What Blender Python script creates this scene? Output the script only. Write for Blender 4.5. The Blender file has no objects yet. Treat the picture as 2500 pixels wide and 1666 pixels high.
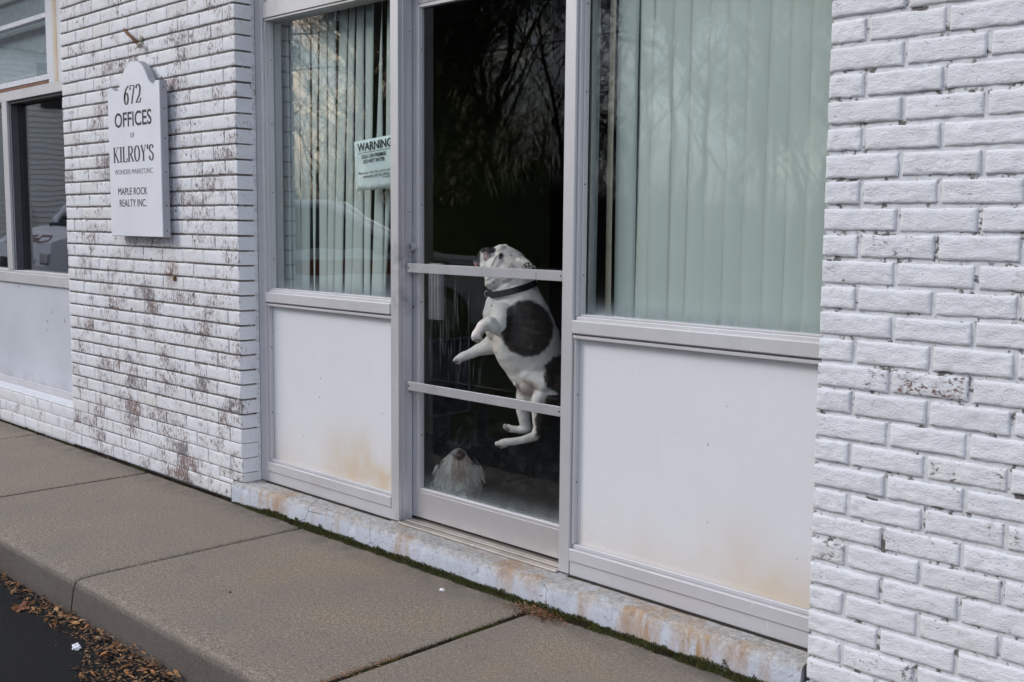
import bpy, bmesh, math, random
from mathutils import Vector, Matrix, noise
R=math.radians
# ------------------------------------------------------------------ camera, world, sun
scn=bpy.context.scene
CAM=Vector((4.3204,-2.6019,1.2882)); YAW,PIT,ROL=0.782556,-0.107077,0.0088509; FPX=2659.17
_r=Vector((math.cos(YAW),math.sin(YAW),0)); _f=Vector((-math.sin(YAW)*math.cos(PIT),math.cos(YAW)*math.cos(PIT),math.sin(PIT)))
_u=_r.cross(_f); CR=_r*math.cos(ROL)+_u*math.sin(ROL); CU=_u*math.cos(ROL)-_r*math.sin(ROL); CF=_f
cam=bpy.data.cameras.new('camera'); cam.sensor_width=36; cam.lens=FPX/2500*36; cam.clip_start=.05; cam.clip_end=400
co=bpy.data.objects.new('camera',cam); scn.collection.objects.link(co); scn.camera=co
co.matrix_world=Matrix(((CR.x,CU.x,-CF.x,CAM.x),(CR.y,CU.y,-CF.y,CAM.y),(CR.z,CU.z,-CF.z,CAM.z),(0,0,0,1)))
SUN_AZ=Vector((-.62,-.78)).normalized(); SUN_EL=R(34)
world=bpy.data.worlds.new('World'); scn.world=world; world.use_nodes=True
wn=world.node_tree; wn.nodes.clear()
def wnode(t,**k):
    n=wn.nodes.new(t)
    for a,b in k.items(): setattr(n,a,b)
    return n
sky=wnode('ShaderNodeTexSky',sky_type='NISHITA',sun_disc=False,sun_elevation=SUN_EL,sun_rotation=math.atan2(SUN_AZ.x,SUN_AZ.y),air_density=1.0,dust_density=.6,ozone_density=1.5)
tc=wnode('ShaderNodeTexCoord'); mp=wnode('ShaderNodeMapping'); mp.inputs['Scale'].default_value=(1.6,1.6,4.5)
cn=wnode('ShaderNodeTexNoise'); cn.inputs['Scale'].default_value=2.2; cn.inputs['Detail'].default_value=7; cn.inputs['Roughness'].default_value=.6
cr=wnode('ShaderNodeValToRGB'); cr.color_ramp.elements[0].position=.28; cr.color_ramp.elements[1].position=.60
cm=wnode('ShaderNodeMix',data_type='RGBA'); cm.inputs['B'].default_value=(5.6,6.0,7.0,1)
# warm bright breaks in the cloud low in the sky
sp=wnode('ShaderNodeSeparateXYZ'); band=wnode('ShaderNodeMapRange'); band.inputs['From Min'].default_value=.42; band.inputs['From Max'].default_value=.12
wnz=wnode('ShaderNodeTexNoise'); wnz.inputs['Scale'].default_value=7; wnz.inputs['Detail'].default_value=3
wr=wnode('ShaderNodeValToRGB'); wr.color_ramp.elements[0].position=.47; wr.color_ramp.elements[1].position=.60
gd=wnode('ShaderNodeVectorMath',operation='DOT_PRODUCT'); gd.inputs[1].default_value=Vector((-3.98,-2.75,.50)).normalized()
gr=wnode('ShaderNodeMapRange'); gr.inputs['From Min'].default_value=.955; gr.inputs['From Max'].default_value=.995
wn.links.new(tc.outputs['Generated'],gd.inputs[0]); wn.links.new(gd.outputs['Value'],gr.inputs['Value'])
wm=wnode('ShaderNodeMath',operation='MULTIPLY'); cm2=wnode('ShaderNodeMix',data_type='RGBA'); cm2.inputs['B'].default_value=(15,12.5,9.5,1)
bg=wnode('ShaderNodeBackground'); bg.inputs['Strength'].default_value=.12; wo=wnode('ShaderNodeOutputWorld')
L=wn.links.new
L(tc.outputs['Generated'],mp.inputs['Vector']); L(mp.outputs['Vector'],cn.inputs['Vector']); L(cn.outputs['Fac'],cr.inputs['Fac'])
L(cr.outputs['Color'],cm.inputs['Factor']); L(sky.outputs['Color'],cm.inputs['A']); L(tc.outputs['Generated'],sp.inputs['Vector'])
L(sp.outputs['Z'],band.inputs['Value']); L(mp.outputs['Vector'],wnz.inputs['Vector']); L(wnz.outputs['Fac'],wr.inputs['Fac'])
L(wr.outputs['Color'],wm.inputs[0]); L(gr.outputs['Result'],wm.inputs[1]); L(wm.outputs['Value'],cm2.inputs['Factor'])
L(cm.outputs['Result'],cm2.inputs['A']); L(cm2.outputs['Result'],bg.inputs['Color']); L(bg.outputs['Background'],wo.inputs['Surface'])
sd=bpy.data.lights.new('sun','SUN'); sd.energy=1.3; sd.angle=R(28); sd.color=(1,.95,.9)
so=bpy.data.objects.new('sun',sd); scn.collection.objects.link(so)
sdir=Vector((SUN_AZ.x*math.cos(SUN_EL),SUN_AZ.y*math.cos(SUN_EL),math.sin(SUN_EL)))
so.rotation_euler=sdir.to_track_quat('Z','Y').to_euler(); so.location=(0,-6,6)
scn.view_settings.view_transform='Standard'; scn.view_settings.look='None'; scn.view_settings.gamma=1; scn.view_settings.exposure=.74
scn.cycles.transparent_max_bounces=24; scn.cycles.max_bounces=8
rnd=random.Random(7)

# ------------------------------------------------------------------ helpers
COL=scn.collection
def at(u,v,y):
    """photo pixel -> point on the upright plane at distance y behind the brick face"""
    d=CF+CR*((u-1250)/FPX)-CU*((v-833)/FPX); return CAM+d*((y-CAM.y)/d.y)
def atz(u,v,z):
    d=CF+CR*((u-1250)/FPX)-CU*((v-833)/FPX); return CAM+d*((z-CAM.z)/d.z)
def atd(u,v,D):
    d=CF+CR*((u-1250)/FPX)-CU*((v-833)/FPX); return CAM+d*D
def tag(o,label=None,cat=None,group=None,kind=None):
    if label: o['label']=label
    if cat: o['category']=cat
    if group: o['group']=group
    if kind: o['kind']=kind
    return o
def thing(name,label,cat,loc=(0,0,0),rz=0,group=None):
    o=bpy.data.objects.new(name,None); COL.objects.link(o); o.location=loc; o.rotation_euler=(0,0,rz); o.empty_display_size=.1
    return tag(o,label,cat,group)
def mesh_obj(name,verts,faces,mat,parent=None,smooth=False,colors=None):
    me=bpy.data.meshes.new(name); me.from_pydata([tuple(v) for v in verts],[],faces); me.update()
    if smooth: me.polygons.foreach_set('use_smooth',[True]*len(me.polygons))
    if mat: me.materials.append(mat)
    if colors is not None:
        ca=me.color_attributes.new('tint','FLOAT_COLOR','POINT'); ca.data.foreach_set('color',[c for q in colors for c in (tuple(q)+(1,))[:4]])
    o=bpy.data.objects.new(name,me); COL.objects.link(o)
    if parent:
        o.parent=parent; 
        o.matrix_parent_inverse=Matrix.LocRotScale(parent.location,parent.rotation_euler,None).inverted() if parent.type=='EMPTY' and parent.get('abs',1) else Matrix()
    return o
class MB:
    c=None
    """collects shapes for ONE mesh object"""
    def __init__(s): s.v=[]; s.f=[]; s.c=[]
    def add(s,vs,fs):
        n=len(s.v); s.v+=[Vector(q) for q in vs]; s.f+=[tuple(i+n for i in f) for f in fs]
    def box(s,x0,x1,y0,y1,z0,z1,b=.0015):
        b=min(b,abs(x1-x0)*.45,abs(y1-y0)*.45,abs(z1-z0)*.45)
        vs=[];idx={}
        for sx in (0,1):
            for sy in (0,1):
                for sz in (0,1):
                    X,Y,Z=(x0,x1)[sx],(y0,y1)[sy],(z0,z1)[sz]; bx,by,bz=(b,-b)[sx],(b,-b)[sy],(b,-b)[sz]
                    for ax,p in ((0,(X,Y+by,Z+bz)),(1,(X+bx,Y,Z+bz)),(2,(X+bx,Y+by,Z))):
                        idx[(sx,sy,sz,ax)]=len(vs); vs.append(p)
        fs=[]
        for q in (0,1):
            a=[idx[(q,0,0,0)],idx[(q,1,0,0)],idx[(q,1,1,0)],idx[(q,0,1,0)]]; fs.append(a if q else a[::-1])
            a=[idx[(0,q,0,1)],idx[(1,q,0,1)],idx[(1,q,1,1)],idx[(0,q,1,1)]]; fs.append(a if not q else a[::-1])
            a=[idx[(0,0,q,2)],idx[(1,0,q,2)],idx[(1,1,q,2)],idx[(0,1,q,2)]]; fs.append(a if q else a[::-1])
        for a in (0,1):
            for c in (0,1):
                fs.append([idx[(a,c,0,0)],idx[(a,c,1,0)],idx[(a,c,1,1)],idx[(a,c,0,1)]])
                fs.append([idx[(a,0,c,0)],idx[(a,1,c,0)],idx[(a,1,c,2)],idx[(a,0,c,2)]])
                fs.append([idx[(0,a,c,1)],idx[(1,a,c,1)],idx[(1,a,c,2)],idx[(0,a,c,2)]])
                for d in (0,1): fs.append([idx[(a,c,d,0)],idx[(a,c,d,1)],idx[(a,c,d,2)]])
        s.add(vs,fs); return s
    def tube(s,pts,rad,n=8,cap=True):
        pts=[Vector(p) for p in pts]; rs=rad if hasattr(rad,'__len__') else [rad]*len(pts); vs=[]; fs=[]
        prev=None
        for i,p in enumerate(pts):
            t=(pts[min(i+1,len(pts)-1)]-pts[max(i-1,0)]).normalized()
            a=prev if prev is not None else (Vector((0,0,1)) if abs(t.z)<.9 else Vector((1,0,0)))
            x=(a-t*a.dot(t)).normalized(); prev=x; y=t.cross(x)
            for k in range(n):
                an=2*math.pi*k/n; vs.append(p+(x*math.cos(an)+y*math.sin(an))*rs[i])
        for i in range(len(pts)-1):
            for k in range(n):
                a=i*n+k; b=i*n+(k+1)%n; fs.append((a,b,b+n,a+n))
        if cap: fs.append(tuple(range(n))[::-1]); fs.append(tuple(range((len(pts)-1)*n,len(pts)*n)))
        s.add(vs,fs); return s
    def disc(s,c,r,axis,depth,n=20,r2=None):
        c=Vector(c); ax=Vector(axis).normalized(); return s.tube([c,c+ax*depth],[r,r if r2 is None else r2],n)
    def blob(s,c,rx,ry=None,rz=None,seg=2,jit=0):
        bm=bmesh.new(); bmesh.ops.create_icosphere(bm,subdivisions=seg,radius=1); ry=ry or rx; rz=rz or rx; c=Vector(c)
        vs=[]
        for v in bm.verts:
            k=1+(jit*noise.noise(v.co*2.3+c*37) if jit else 0)
            vs.append(c+Vector((v.co.x*rx*k,v.co.y*ry*k,v.co.z*rz*k)))
        s.add(vs,[tuple(v.index for v in f.verts) for f in bm.faces]); bm.free(); return s
    def prism(s,poly,fn,d0,d1):
        """poly 2D, fn(a,b,d)->3D"""
        n=len(poly); vs=[fn(a,b,d0) for a,b in poly]+[fn(a,b,d1) for a,b in poly]
        s.add(vs,[tuple(range(n)),tuple(range(2*n-1,n-1,-1))]+[(i,i+n,(i+1)%n+n,(i+1)%n) for i in range(n)]); return s
    def build(s,name,mat,parent=None,smooth=False,fix=True):
        o=mesh_obj(name,s.v,s.f,mat,parent,smooth,s.c if len(s.c)==len(s.v) and s.c else None)
        if fix:
            bm=bmesh.new(); bm.from_mesh(o.data); bmesh.ops.recalc_face_normals(bm,faces=bm.faces); bm.to_mesh(o.data); bm.free()
        return o
# ---- materials
class NT:
    def __init__(s,name):
        s.m=bpy.data.materials.new(name); s.m.use_nodes=True; s.t=s.m.node_tree; s.t.nodes.clear()
        s.out=s.t.nodes.new('ShaderNodeOutputMaterial'); s.p=s.n('ShaderNodeBsdfPrincipled'); s.l(s.p.outputs[0],s.out.inputs[0])
        s.tc=s.n('ShaderNodeTexCoord'); s.geo=s.n('ShaderNodeNewGeometry')
    def n(s,t,**k):
        n=s.t.nodes.new(t)
        for a,b in k.items(): setattr(n,a,b)
        return n
    def l(s,a,b): s.t.links.new(a,b)
    def set(s,inp,v):
        if hasattr(v,'default_value') or hasattr(v,'is_output'): s.l(v,inp)
        else: inp.default_value=v
    def pos(s): return s.geo.outputs['Position']
    def obj(s): return s.tc.outputs['Object']
    def scl(s,vec,sc,loc=(0,0,0)):
        m=s.n('ShaderNodeMapping'); s.l(vec,m.inputs['Vector']); m.inputs['Scale'].default_value=sc; m.inputs['Location'].default_value=loc; return m.outputs[0]
    def noise(s,vec,scale,detail=4,rough=.55,dist=0):
        n=s.n('ShaderNodeTexNoise'); s.l(vec,n.inputs['Vector']); n.inputs['Scale'].default_value=scale; n.inputs['Detail'].default_value=detail; n.inputs['Roughness'].default_value=rough; n.inputs['Distortion'].default_value=dist; return n.outputs['Fac']
    def vor(s,vec,scale,feat='F1',out='Distance'):
        n=s.n('ShaderNodeTexVoronoi',feature=feat); s.l(vec,n.inputs['Vector']); n.inputs['Scale'].default_value=scale; return n.outputs[out]
    def rng(s,v,a,b,c=0,d=1):
        m=s.n('ShaderNodeMapRange'); s.l(v,m.inputs['Value'])
        for k,q in zip(('From Min','From Max','To Min','To Max'),(a,b,c,d)): m.inputs[k].default_value=q
        return m.outputs[0]
    def math(s,op,a,b=0):
        m=s.n('ShaderNodeMath',operation=op); s.set(m.inputs[0],a); s.set(m.inputs[1],b); return m.outputs[0]
    def mix(s,f,a,b):
        m=s.n('ShaderNodeMix',data_type='RGBA'); s.set(m.inputs['Factor'],f)
        for i,q in (('A',a),('B',b)):
            if isinstance(q,tuple): m.inputs[i].default_value=(*q,1)
            else: s.l(q,m.inputs[i])
        return m.outputs['Result']
    def bump(s,h,strength=.3,dist=.002,prev=None):
        b=s.n('ShaderNodeBump'); b.inputs['Strength'].default_value=strength; b.inputs['Distance'].default_value=dist; s.l(h,b.inputs['Height'])
        if prev is not None: s.l(prev,b.inputs['Normal'])
        return b.outputs[0]
    def sep(s,vec):
        n=s.n('ShaderNodeSeparateXYZ'); s.l(vec,n.inputs[0]); return n.outputs
    def fin(s,col=None,rough=.6,metal=0,normal=None,spec=None):
        if col is not None:
            if isinstance(col,tuple): s.p.inputs['Base Color'].default_value=(*col,1)
            else: s.l(col,s.p.inputs['Base Color'])
        s.set(s.p.inputs['Roughness'],rough); s.set(s.p.inputs['Metallic'],metal)
        if spec is not None: s.p.inputs['Specular IOR Level'].default_value=spec
        if normal is not None: s.l(normal,s.p.inputs['Normal'])
        return s.m
def simple(name,col,rough=.6,metal=0,var=.12,scale=30,bump=.15,dist=.0006):
    t=NT(name); nz=t.noise(t.pos(),scale,5)
    c=t.mix(t.rng(nz,.3,.7),tuple(q*(1-var) for q in col),tuple(min(1,q*(1+var)) for q in col))
    return t.fin(c,rough,metal,t.bump(t.noise(t.pos(),scale*6,3),bump,dist))
def brick_mat(name,left):
    t=NT(name); P=t.pos(); X,Y,Z=t.sep(P)
    at_=t.n('ShaderNodeAttribute',attribute_name='tint'); r0,r1,r2_=t.sep(at_.outputs['Vector'])
    fine=t.scl(P,(1,1,.38) if left else (.7,1,1.25))
    n1=t.noise(fine,120 if left else 95,6,.68)        # flake size
    n2=t.noise(P,5.0 if left else 4.2,3,.6)           # where the paint fails
    n3=t.noise(P,19,3,.6)
    if left:
        reg=t.math('ADD',t.rng(n2,.36,.66,-.055,.155),t.rng(Z,.2,2.1,.032,-.005)); reg=t.math('ADD',reg,t.rng(X,-2.0,-1.4,-.10,0))
        reg=t.math('ADD',reg,t.math('MULTIPLY',t.rng(r0,.70,1.0,-.012,.11),1))
        reg=t.math('ADD',reg,t.rng(Y,.004,.012,0,-.12))
    else: reg=t.math('ADD',t.rng(n2,.46,.74,-.10,.11),t.rng(r0,.80,1,-.01,.085))
    reg=t.math('ADD',reg,t.rng(n3,.38,.72,-.06,.07 if left else .09))
    v=t.math('ADD',n1,reg)
    m=t.rng(v,.645 if left else .635,.70 if left else .675); thin=t.rng(v,.545,.645)     # thin: paint worn but still there
    paint=t.mix(t.rng(t.noise(P,9,4),.3,.75),(.83,.832,.855),(.75,.752,.78))
    paint=t.mix(t.rng(r1,.78,1,0,.6 if left else .22),paint,(.72,.70,.645)); paint=t.mix(t.rng(r2_,0,1,0,.22),paint,(.66,.67,.70))
    paint=t.mix(t.math('MULTIPLY',thin,.62 if left else .4),paint,(.43,.39,.39))
    brick=t.mix(t.rng(t.noise(P,70,4),.35,.65),(.125,.085,.08),(.35,.25,.23)); brick=t.mix(t.rng(r1,.3,.8),brick,t.mix(t.rng(t.noise(P,70,4),.35,.65),(.12,.115,.125),(.32,.30,.31)))
    brick=t.mix(t.rng(t.noise(P,6,2),.55,.66,0,.45),brick,(.22,.105,.085))
    c=t.mix(m,paint,brick)
    if left:
        d=t.n('ShaderNodeVectorMath',operation='DISTANCE'); t.l(P,d.inputs[0]); a0=at(420,664,0); d.inputs[1].default_value=a0; sp0=t.rng(d.outputs['Value'],.085,.02,0,.9); sp0=t.math('MULTIPLY',sp0,t.rng(t.noise(fine,60,4),.36,.58)); c=t.mix(sp0,c,(.20,.075,.035))
    sp=t.rng(t.noise(t.scl(P,(1,1,.5) if left else (.6,1,1)),230,2,.5),.67,.74,0,.8 if left else .6); c=t.mix(sp,c,(.12,.11,.11))
    b1=t.bump(t.noise(t.scl(P,(1,1,.45)) if left else t.scl(P,(.6,1,1.25)),170 if left else 165,5,.7),.8 if left else 1.0,.0028)
    if not left: b1=t.bump(t.noise(t.scl(P,(.6,1,1.3)),48,4,.6),.7,.004,b1)
    b2=t.bump(t.math('SUBTRACT',1,m),.6,.0012,b1)
    return t.fin(c,.62,0,b2)
def mortar_mat(name,left):
    t=NT(name); P=t.pos(); n=t.noise(P,9,4,.65); f=t.noise(P,70,3)
    c=t.mix(t.rng(f,.3,.7),(.72,.73,.75),(.60,.60,.61))
    m=t.rng(t.math('ADD',t.math('MULTIPLY',n,.5),t.math('MULTIPLY',t.noise(P,48,3,.6),.5)),(.33 if left else .54),(.45 if left else .59),0,.95)
    c=t.mix(m,c,(.12,.10,.088) if left else (.10,.09,.08))
    return t.fin(c,.8,0,t.bump(t.noise(P,60,5,.7),.7,.003))
def alu_mat(name,base=(.655,.645,.655),grime=.3,metal=.42,rough=.42):
    t=NT(name); P=t.pos(); st=t.noise(t.scl(P,(1.5,1.5,.5)),7,4,.55); b=t.noise(P,4,3)
    c=t.mix(t.rng(st,.3,.75,0,grime),base,tuple(q*.72 for q in base)); c=t.mix(t.rng(b,.5,.75,0,.25),c,(.46,.43,.40))
    sc=t.rng(t.noise(t.scl(P,(1,1,.35)),60,2,.4),.72,.76,0,.5); c=t.mix(sc,c,(.78,.78,.8))
    for p_,r_ in (((1.006,.12,1.14),.09),((1.006,.13,.98),.07),((1.006,.12,.115),.04)):
        d=t.n('ShaderNodeVectorMath',operation='DISTANCE'); t.l(P,d.inputs[0]); d.inputs[1].default_value=p_; c=t.mix(t.math('MULTIPLY',t.rng(d.outputs['Value'],r_,r_*.2,0,.6),t.rng(t.noise(P,22,4),.35,.65)),c,(.10,.10,.12))
    return t.fin(c,t.rng(st,.3,.7,rough-.08,rough+.14),metal,t.bump(t.noise(P,90,2),.05,.0003))
def panel_mat():
    t=NT('white enamel panel with rust bloom'); P=t.pos(); X,Y,Z=t.sep(P)
    n=t.noise(P,3.2,4,.6); base=t.mix(t.rng(n,.3,.7),(.77,.775,.80),(.73,.735,.76))
    st=t.noise(t.scl(P,(1.6,1,1.2),(1.3,0,0)),2.1,4,.5)
    low=t.rng(Z,.23,.52,1,0); m=t.math('MULTIPLY',t.math('POWER',low,1.5),t.rng(st,.36,.66)); 
    xs=t.math('ADD',t.rng(X,.30,.85,0,1.7),0); xs2=t.rng(X,1.2,1.9,1,0); rr=t.rng(X,2.0,2.55,.15,.45); side=t.math('MAXIMUM',t.math('MULTIPLY',xs,xs2),rr)
    m=t.math('MULTIPLY',t.math('MULTIPLY',m,side),1.25)
    c=t.mix(m,base,(.64,.46,.24)); c=t.mix(t.math('MULTIPLY',t.math('POWER',t.rng(Z,.20,.36,1,0),3),.35),c,(.60,.50,.38))
    sf=t.rng(t.noise(t.scl(P,(1,1,5)),9,3,.7),.66,.70,0,.30); c=t.mix(sf,c,(.84,.84,.86)); dr_=t.rng(t.noise(t.scl(P,(1,1,.06)),26,4,.6),.62,.74,0,.07); c=t.mix(dr_,c,(.52,.49,.46))
    sp=t.rng(t.noise(P,48,1,.3),.80,.815,0,.6); c=t.mix(sp,c,(.25,.18,.13))
    return t.fin(c,t.rng(n,.3,.7,.28,.42),0,t.bump(t.noise(P,2.5,3),.25,.004))
def concrete_mat(name):
    t=NT(name); P=t.pos(); X,Y,Z=t.sep(P)
    n=t.noise(P,7,6,.65); f=t.noise(P,60,5,.7)
    top=t.rng(Z,.068,.092)
    front=t.mix(t.rng(n,.3,.7),(.50,.53,.60),(.58,.60,.65)); topc=t.mix(t.rng(f,.35,.65),(.26,.25,.235),(.52,.50,.47))
    c=t.mix(t.math('MULTIPLY',top,t.rng(t.noise(P,14,4),.22,.46)),front,topc)
    ru=t.rng(t.noise(t.scl(P,(1,1.2,.30)),5.0,6,.66),.50,.64,0,.8); zz=t.rng(Z,-.03,.05,.35,1); edge=t.rng(Z,.05,.085); ru=t.math('MULTIPLY',ru,zz)
    c=t.mix(ru,c,t.mix(t.rng(f,.3,.7),(.30,.17,.085),(.46,.31,.19)))
    for cx,w,a in ((2.33,.12,.8),(2.52,.10,.95),(2.08,.05,.6),(1.18,.07,.45),(.25,.08,.6)):
        g=t.math('MULTIPLY',t.rng(t.math('ABSOLUTE',t.math('SUBTRACT',X,cx)),w,w*.25),t.rng(t.noise(t.scl(P,(1,1,.15)),38,4,.6),.36,.60,0,a))
        g=t.math('MULTIPLY',g,t.rng(Y,.03,-.005,.25,1)); c=t.mix(g,c,(.42,.25,.11))
    ch=t.rng(t.noise(P,75,4,.7),.585,.63,0,.85); ch=t.math('MULTIPLY',ch,t.rng(t.noise(P,12,3),.36,.56)); c=t.mix(ch,c,(.24,.21,.19))
    w=t.rng(t.noise(P,130,2,.5),.66,.70,0,.6); w=t.math('MULTIPLY',w,t.rng(Z,.06,.08)); c=t.mix(w,c,(.76,.75,.74))
    cr=t.rng(t.vor(t.scl(P,(1,1,1)),3.3,'DISTANCE_TO_EDGE'),.0,.010,1,0); cr=t.math('MULTIPLY',cr,t.rng(t.noise(P,3,2),.52,.58)); c=t.mix(cr,c,(.10,.09,.09))
    return t.fin(c,.75,0,t.bump(t.noise(P,110,5,.7),.8,.003,t.bump(t.noise(P,22,4),.5,.006)))
def walk_mat():
    t=NT('exposed aggregate concrete'); P=t.pos(); X,Y,Z=t.sep(P)
    v=t.noise(P,210,2,.5); v2=t.noise(P,72,5,.8); n=t.noise(P,2.2,5,.6)
    c=t.mix(t.rng(v,.38,.62),(.13,.098,.070),(.375,.30,.222)); c=t.mix(t.rng(v2,.56,.66,0,.9),c,(.52,.45,.36)); c=t.mix(t.rng(v2,.36,.44,.85,0),c,(.06,.052,.046))
    c=t.mix(t.rng(n,.35,.7,0,.5),c,(.16,.145,.13)); c=t.mix(t.rng(t.noise(P,1.3,3),.55,.7,0,.22),c,(.30,.21,.13))
    sl=t.n('ShaderNodeTexWhiteNoise',noise_dimensions='1D'); t.l(t.math('FLOOR',t.math('DIVIDE',t.math('ADD',X,.886),1.394)),sl.inputs['W']); c=t.mix(t.rng(sl.outputs['Value'],0,1,0,.22),c,(.15,.14,.125))
    bl_=t.rng(t.noise(P,5.5,5,.7),.60,.72,0,.30); c=t.mix(bl_,c,(.09,.08,.07)); dk=t.rng(t.noise(P,38,1,.3),.76,.78,0,.7); c=t.mix(dk,c,(.06,.055,.05))
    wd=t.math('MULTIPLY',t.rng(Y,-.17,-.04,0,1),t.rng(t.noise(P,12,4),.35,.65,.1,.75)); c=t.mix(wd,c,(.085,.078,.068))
    cf=t.math('MULTIPLY',t.rng(Y,-.990,-1.008,0,1),.80); c=t.mix(cf,c,t.mix(t.rng(n,.35,.65),(.062,.053,.047),(.10,.088,.08)))  # curb face coloured darker: shading under light from above is painted in
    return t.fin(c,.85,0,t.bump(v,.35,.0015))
def asphalt_mat():
    t=NT('asphalt'); P=t.pos(); v=t.noise(P,160,3,.6); n=t.noise(P,1.7,4)
    c=t.mix(t.rng(v,.35,.65),(.004,.004,.0045),(.016,.0155,.016)); c=t.mix(t.rng(n,.4,.7,0,.4),c,(.011,.011,.011)); c=t.mix(t.rng(t.vor(P,110),.0,.10,.2,0),c,(.11,.105,.10))
    return t.fin(c,.92,0,t.bump(t.noise(P,240,3,.6),.6,.002),.25)
def glass_mat(name,tint=(.86,.93,.90),dirt=0.0,drool=False,z0=.2):
    t=NT(name); P=t.pos(); X,Y,Z=t.sep(P)
    tr=t.n('ShaderNodeBsdfTransparent'); tr.inputs[0].default_value=(*tint,1)
    gl=t.n('ShaderNodeBsdfGlossy'); gl.inputs['Roughness'].default_value=.012 if drool else (.012 if z0>.976 else .022); gl.inputs['Color'].default_value=(1,1,1,1)
    wv=t.bump(t.noise(P,1.6,2,.5),.10,.02); t.l(wv,gl.inputs['Normal'])
    fr=t.n('ShaderNodeFresnel'); fr.inputs['IOR'].default_value=1.5
    mx=t.n('ShaderNodeMixShader'); t.l(t.math('MULTIPLY',t.math('MULTIPLY',fr.outputs[0],.95 if drool else 2.3),t.math('SUBTRACT',1,t.geo.outputs['Backfacing'])),mx.inputs[0]); t.l(tr.outputs[0],mx.inputs[1]); t.l(gl.outputs[0],mx.inputs[2])
    df=t.n('ShaderNodeBsdfDiffuse'); df.inputs['Color'].default_value=(.62,.70,.74,1)
    m=t.math('MULTIPLY',t.math('POWER',t.rng(Z,z0,z0+.09,1,0),2.0),t.rng(t.noise(t.scl(P,(1,1,.35)),45,4,.65),.25,.7,.05,dirt))
    if drool:
        s=t.rng(t.noise(t.scl(P,(1,1,.035)),150,3,.55),.60,.68,0,.13)
        win=t.math('MULTIPLY',t.rng(t.math('ABSOLUTE',t.math('SUBTRACT',X,1.24)),.20,.08),t.math('MULTIPLY',t.rng(Z,1.14,1.05),t.rng(Z,.62,.80)))
        s=t.math('MULTIPLY',s,win)
        sm=t.math('MULTIPLY',t.rng(t.noise(P,28,5,.7),.50,.72,0,.018),t.rng(Z,.75,.35,0,1)); m=t.math('MAXIMUM',m,t.math('MAXIMUM',s,sm))
        m=t.math('MAXIMUM',m,t.rng(t.noise(P,150,1),.80,.83,0,.3))
    m2=t.n('ShaderNodeMixShader'); t.set(m2.inputs[0],m); t.l(mx.outputs[0],m2.inputs[1]); t.l(df.outputs[0],m2.inputs[2])
    t.l(m2.outputs[0],t.out.inputs[0]); t.t.nodes.remove(t.p); return t.m
def _spot(t,c,p,r,col,a):
    d=t.n('ShaderNodeVectorMath',operation='DISTANCE'); t.l(t.pos(),d.inputs[0]); d.inputs[1].default_value=p; return t.mix(t.math('MULTIPLY',t.rng(d.outputs['Value'],r,r*.2,0,a),t.rng(t.noise(t.pos(),30,4),.3,.6)),c,col)
M=dict(
 brickL=brick_mat('weathered white painted brick',True), brickR=brick_mat('white painted rough brick',False),
 mortL=mortar_mat('dirty mortar',True), mortR=mortar_mat('painted mortar',False),
 alu=alu_mat('anodised aluminium'), alud=alu_mat('door aluminium',(.52,.52,.56),.5), aluw=alu_mat('pale trim aluminium',(.63,.62,.635),.2,.3,.5),
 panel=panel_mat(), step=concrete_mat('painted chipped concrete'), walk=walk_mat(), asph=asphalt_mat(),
 glassL=glass_mat('window glass',(.945,.972,.962),.25,False,.98), glassD=glass_mat('door glass',(.96,.975,.97),.22,True,.225), glassR=glass_mat('right window glass',(.945,.972,.962),.40,False,.975),
 dark=simple('black rubber',(.012,.012,.013),.6), screw=simple('screw',(.03,.03,.035),.5,.4), caulk=simple('grey caulk',(.62,.62,.64),.8,0,.15,40,.6,.002),
 blind=simple('mint vinyl blind',(.53,.575,.55),.55,0,.04,3,.05), tan=simple('tan vinyl',(.52,.46,.33),.6), board=simple('sign board',(.76,.77,.81),.45,0,.04,5,.08),
 ink=simple('black lettering',(.035,.035,.042),.5), grey=simple('grey lettering',(.20,.20,.22),.5), paper=simple('notice paper',(.74,.82,.83),.7,0,.03,8), pink=simple('ink2',(.02,.03,.03),.6),
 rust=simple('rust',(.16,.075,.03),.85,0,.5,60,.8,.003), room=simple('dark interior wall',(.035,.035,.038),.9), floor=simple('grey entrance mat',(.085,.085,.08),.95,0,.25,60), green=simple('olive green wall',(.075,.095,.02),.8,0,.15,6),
 soil=simple('damp soil',(.028,.02,.013),.95,0,.5,80,.9,.004), sidew=simple('white vinyl siding',(.70,.69,.65),.6), bark=simple('bark',(.045,.036,.03),.9), steel=simple('bright steel',(.55,.55,.57),.3,.9))

# ------------------------------------------------------------------ ground
def plane_grid(name,x0,x1,y0,y1,z,mat,nx=1,ny=1,fz=None):
    vs=[];fs=[]
    for j in range(ny+1):
        for i in range(nx+1):
            x=x0+(x1-x0)*i/nx; y=y0+(y1-y0)*j/ny; vs.append((x,y,z+(fz(x,y) if fz else 0)))
    for j in range(ny):
        for i in range(nx): a=j*(nx+1)+i; fs.append((a,a+1,a+nx+2,a+nx+1))
    return mesh_obj(name,vs,fs,mat)
WH=.13
tag(plane_grid('ground',-150,150,-150,150,-.20,M['soil'],1,1),kind='structure')
tag(plane_grid('parking_lot',-40,40,-16,-.97,-WH,M['asph'],60,24,lambda x,y: .004*noise.noise(Vector((x*2,y*2,0)))),kind='structure')
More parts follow.
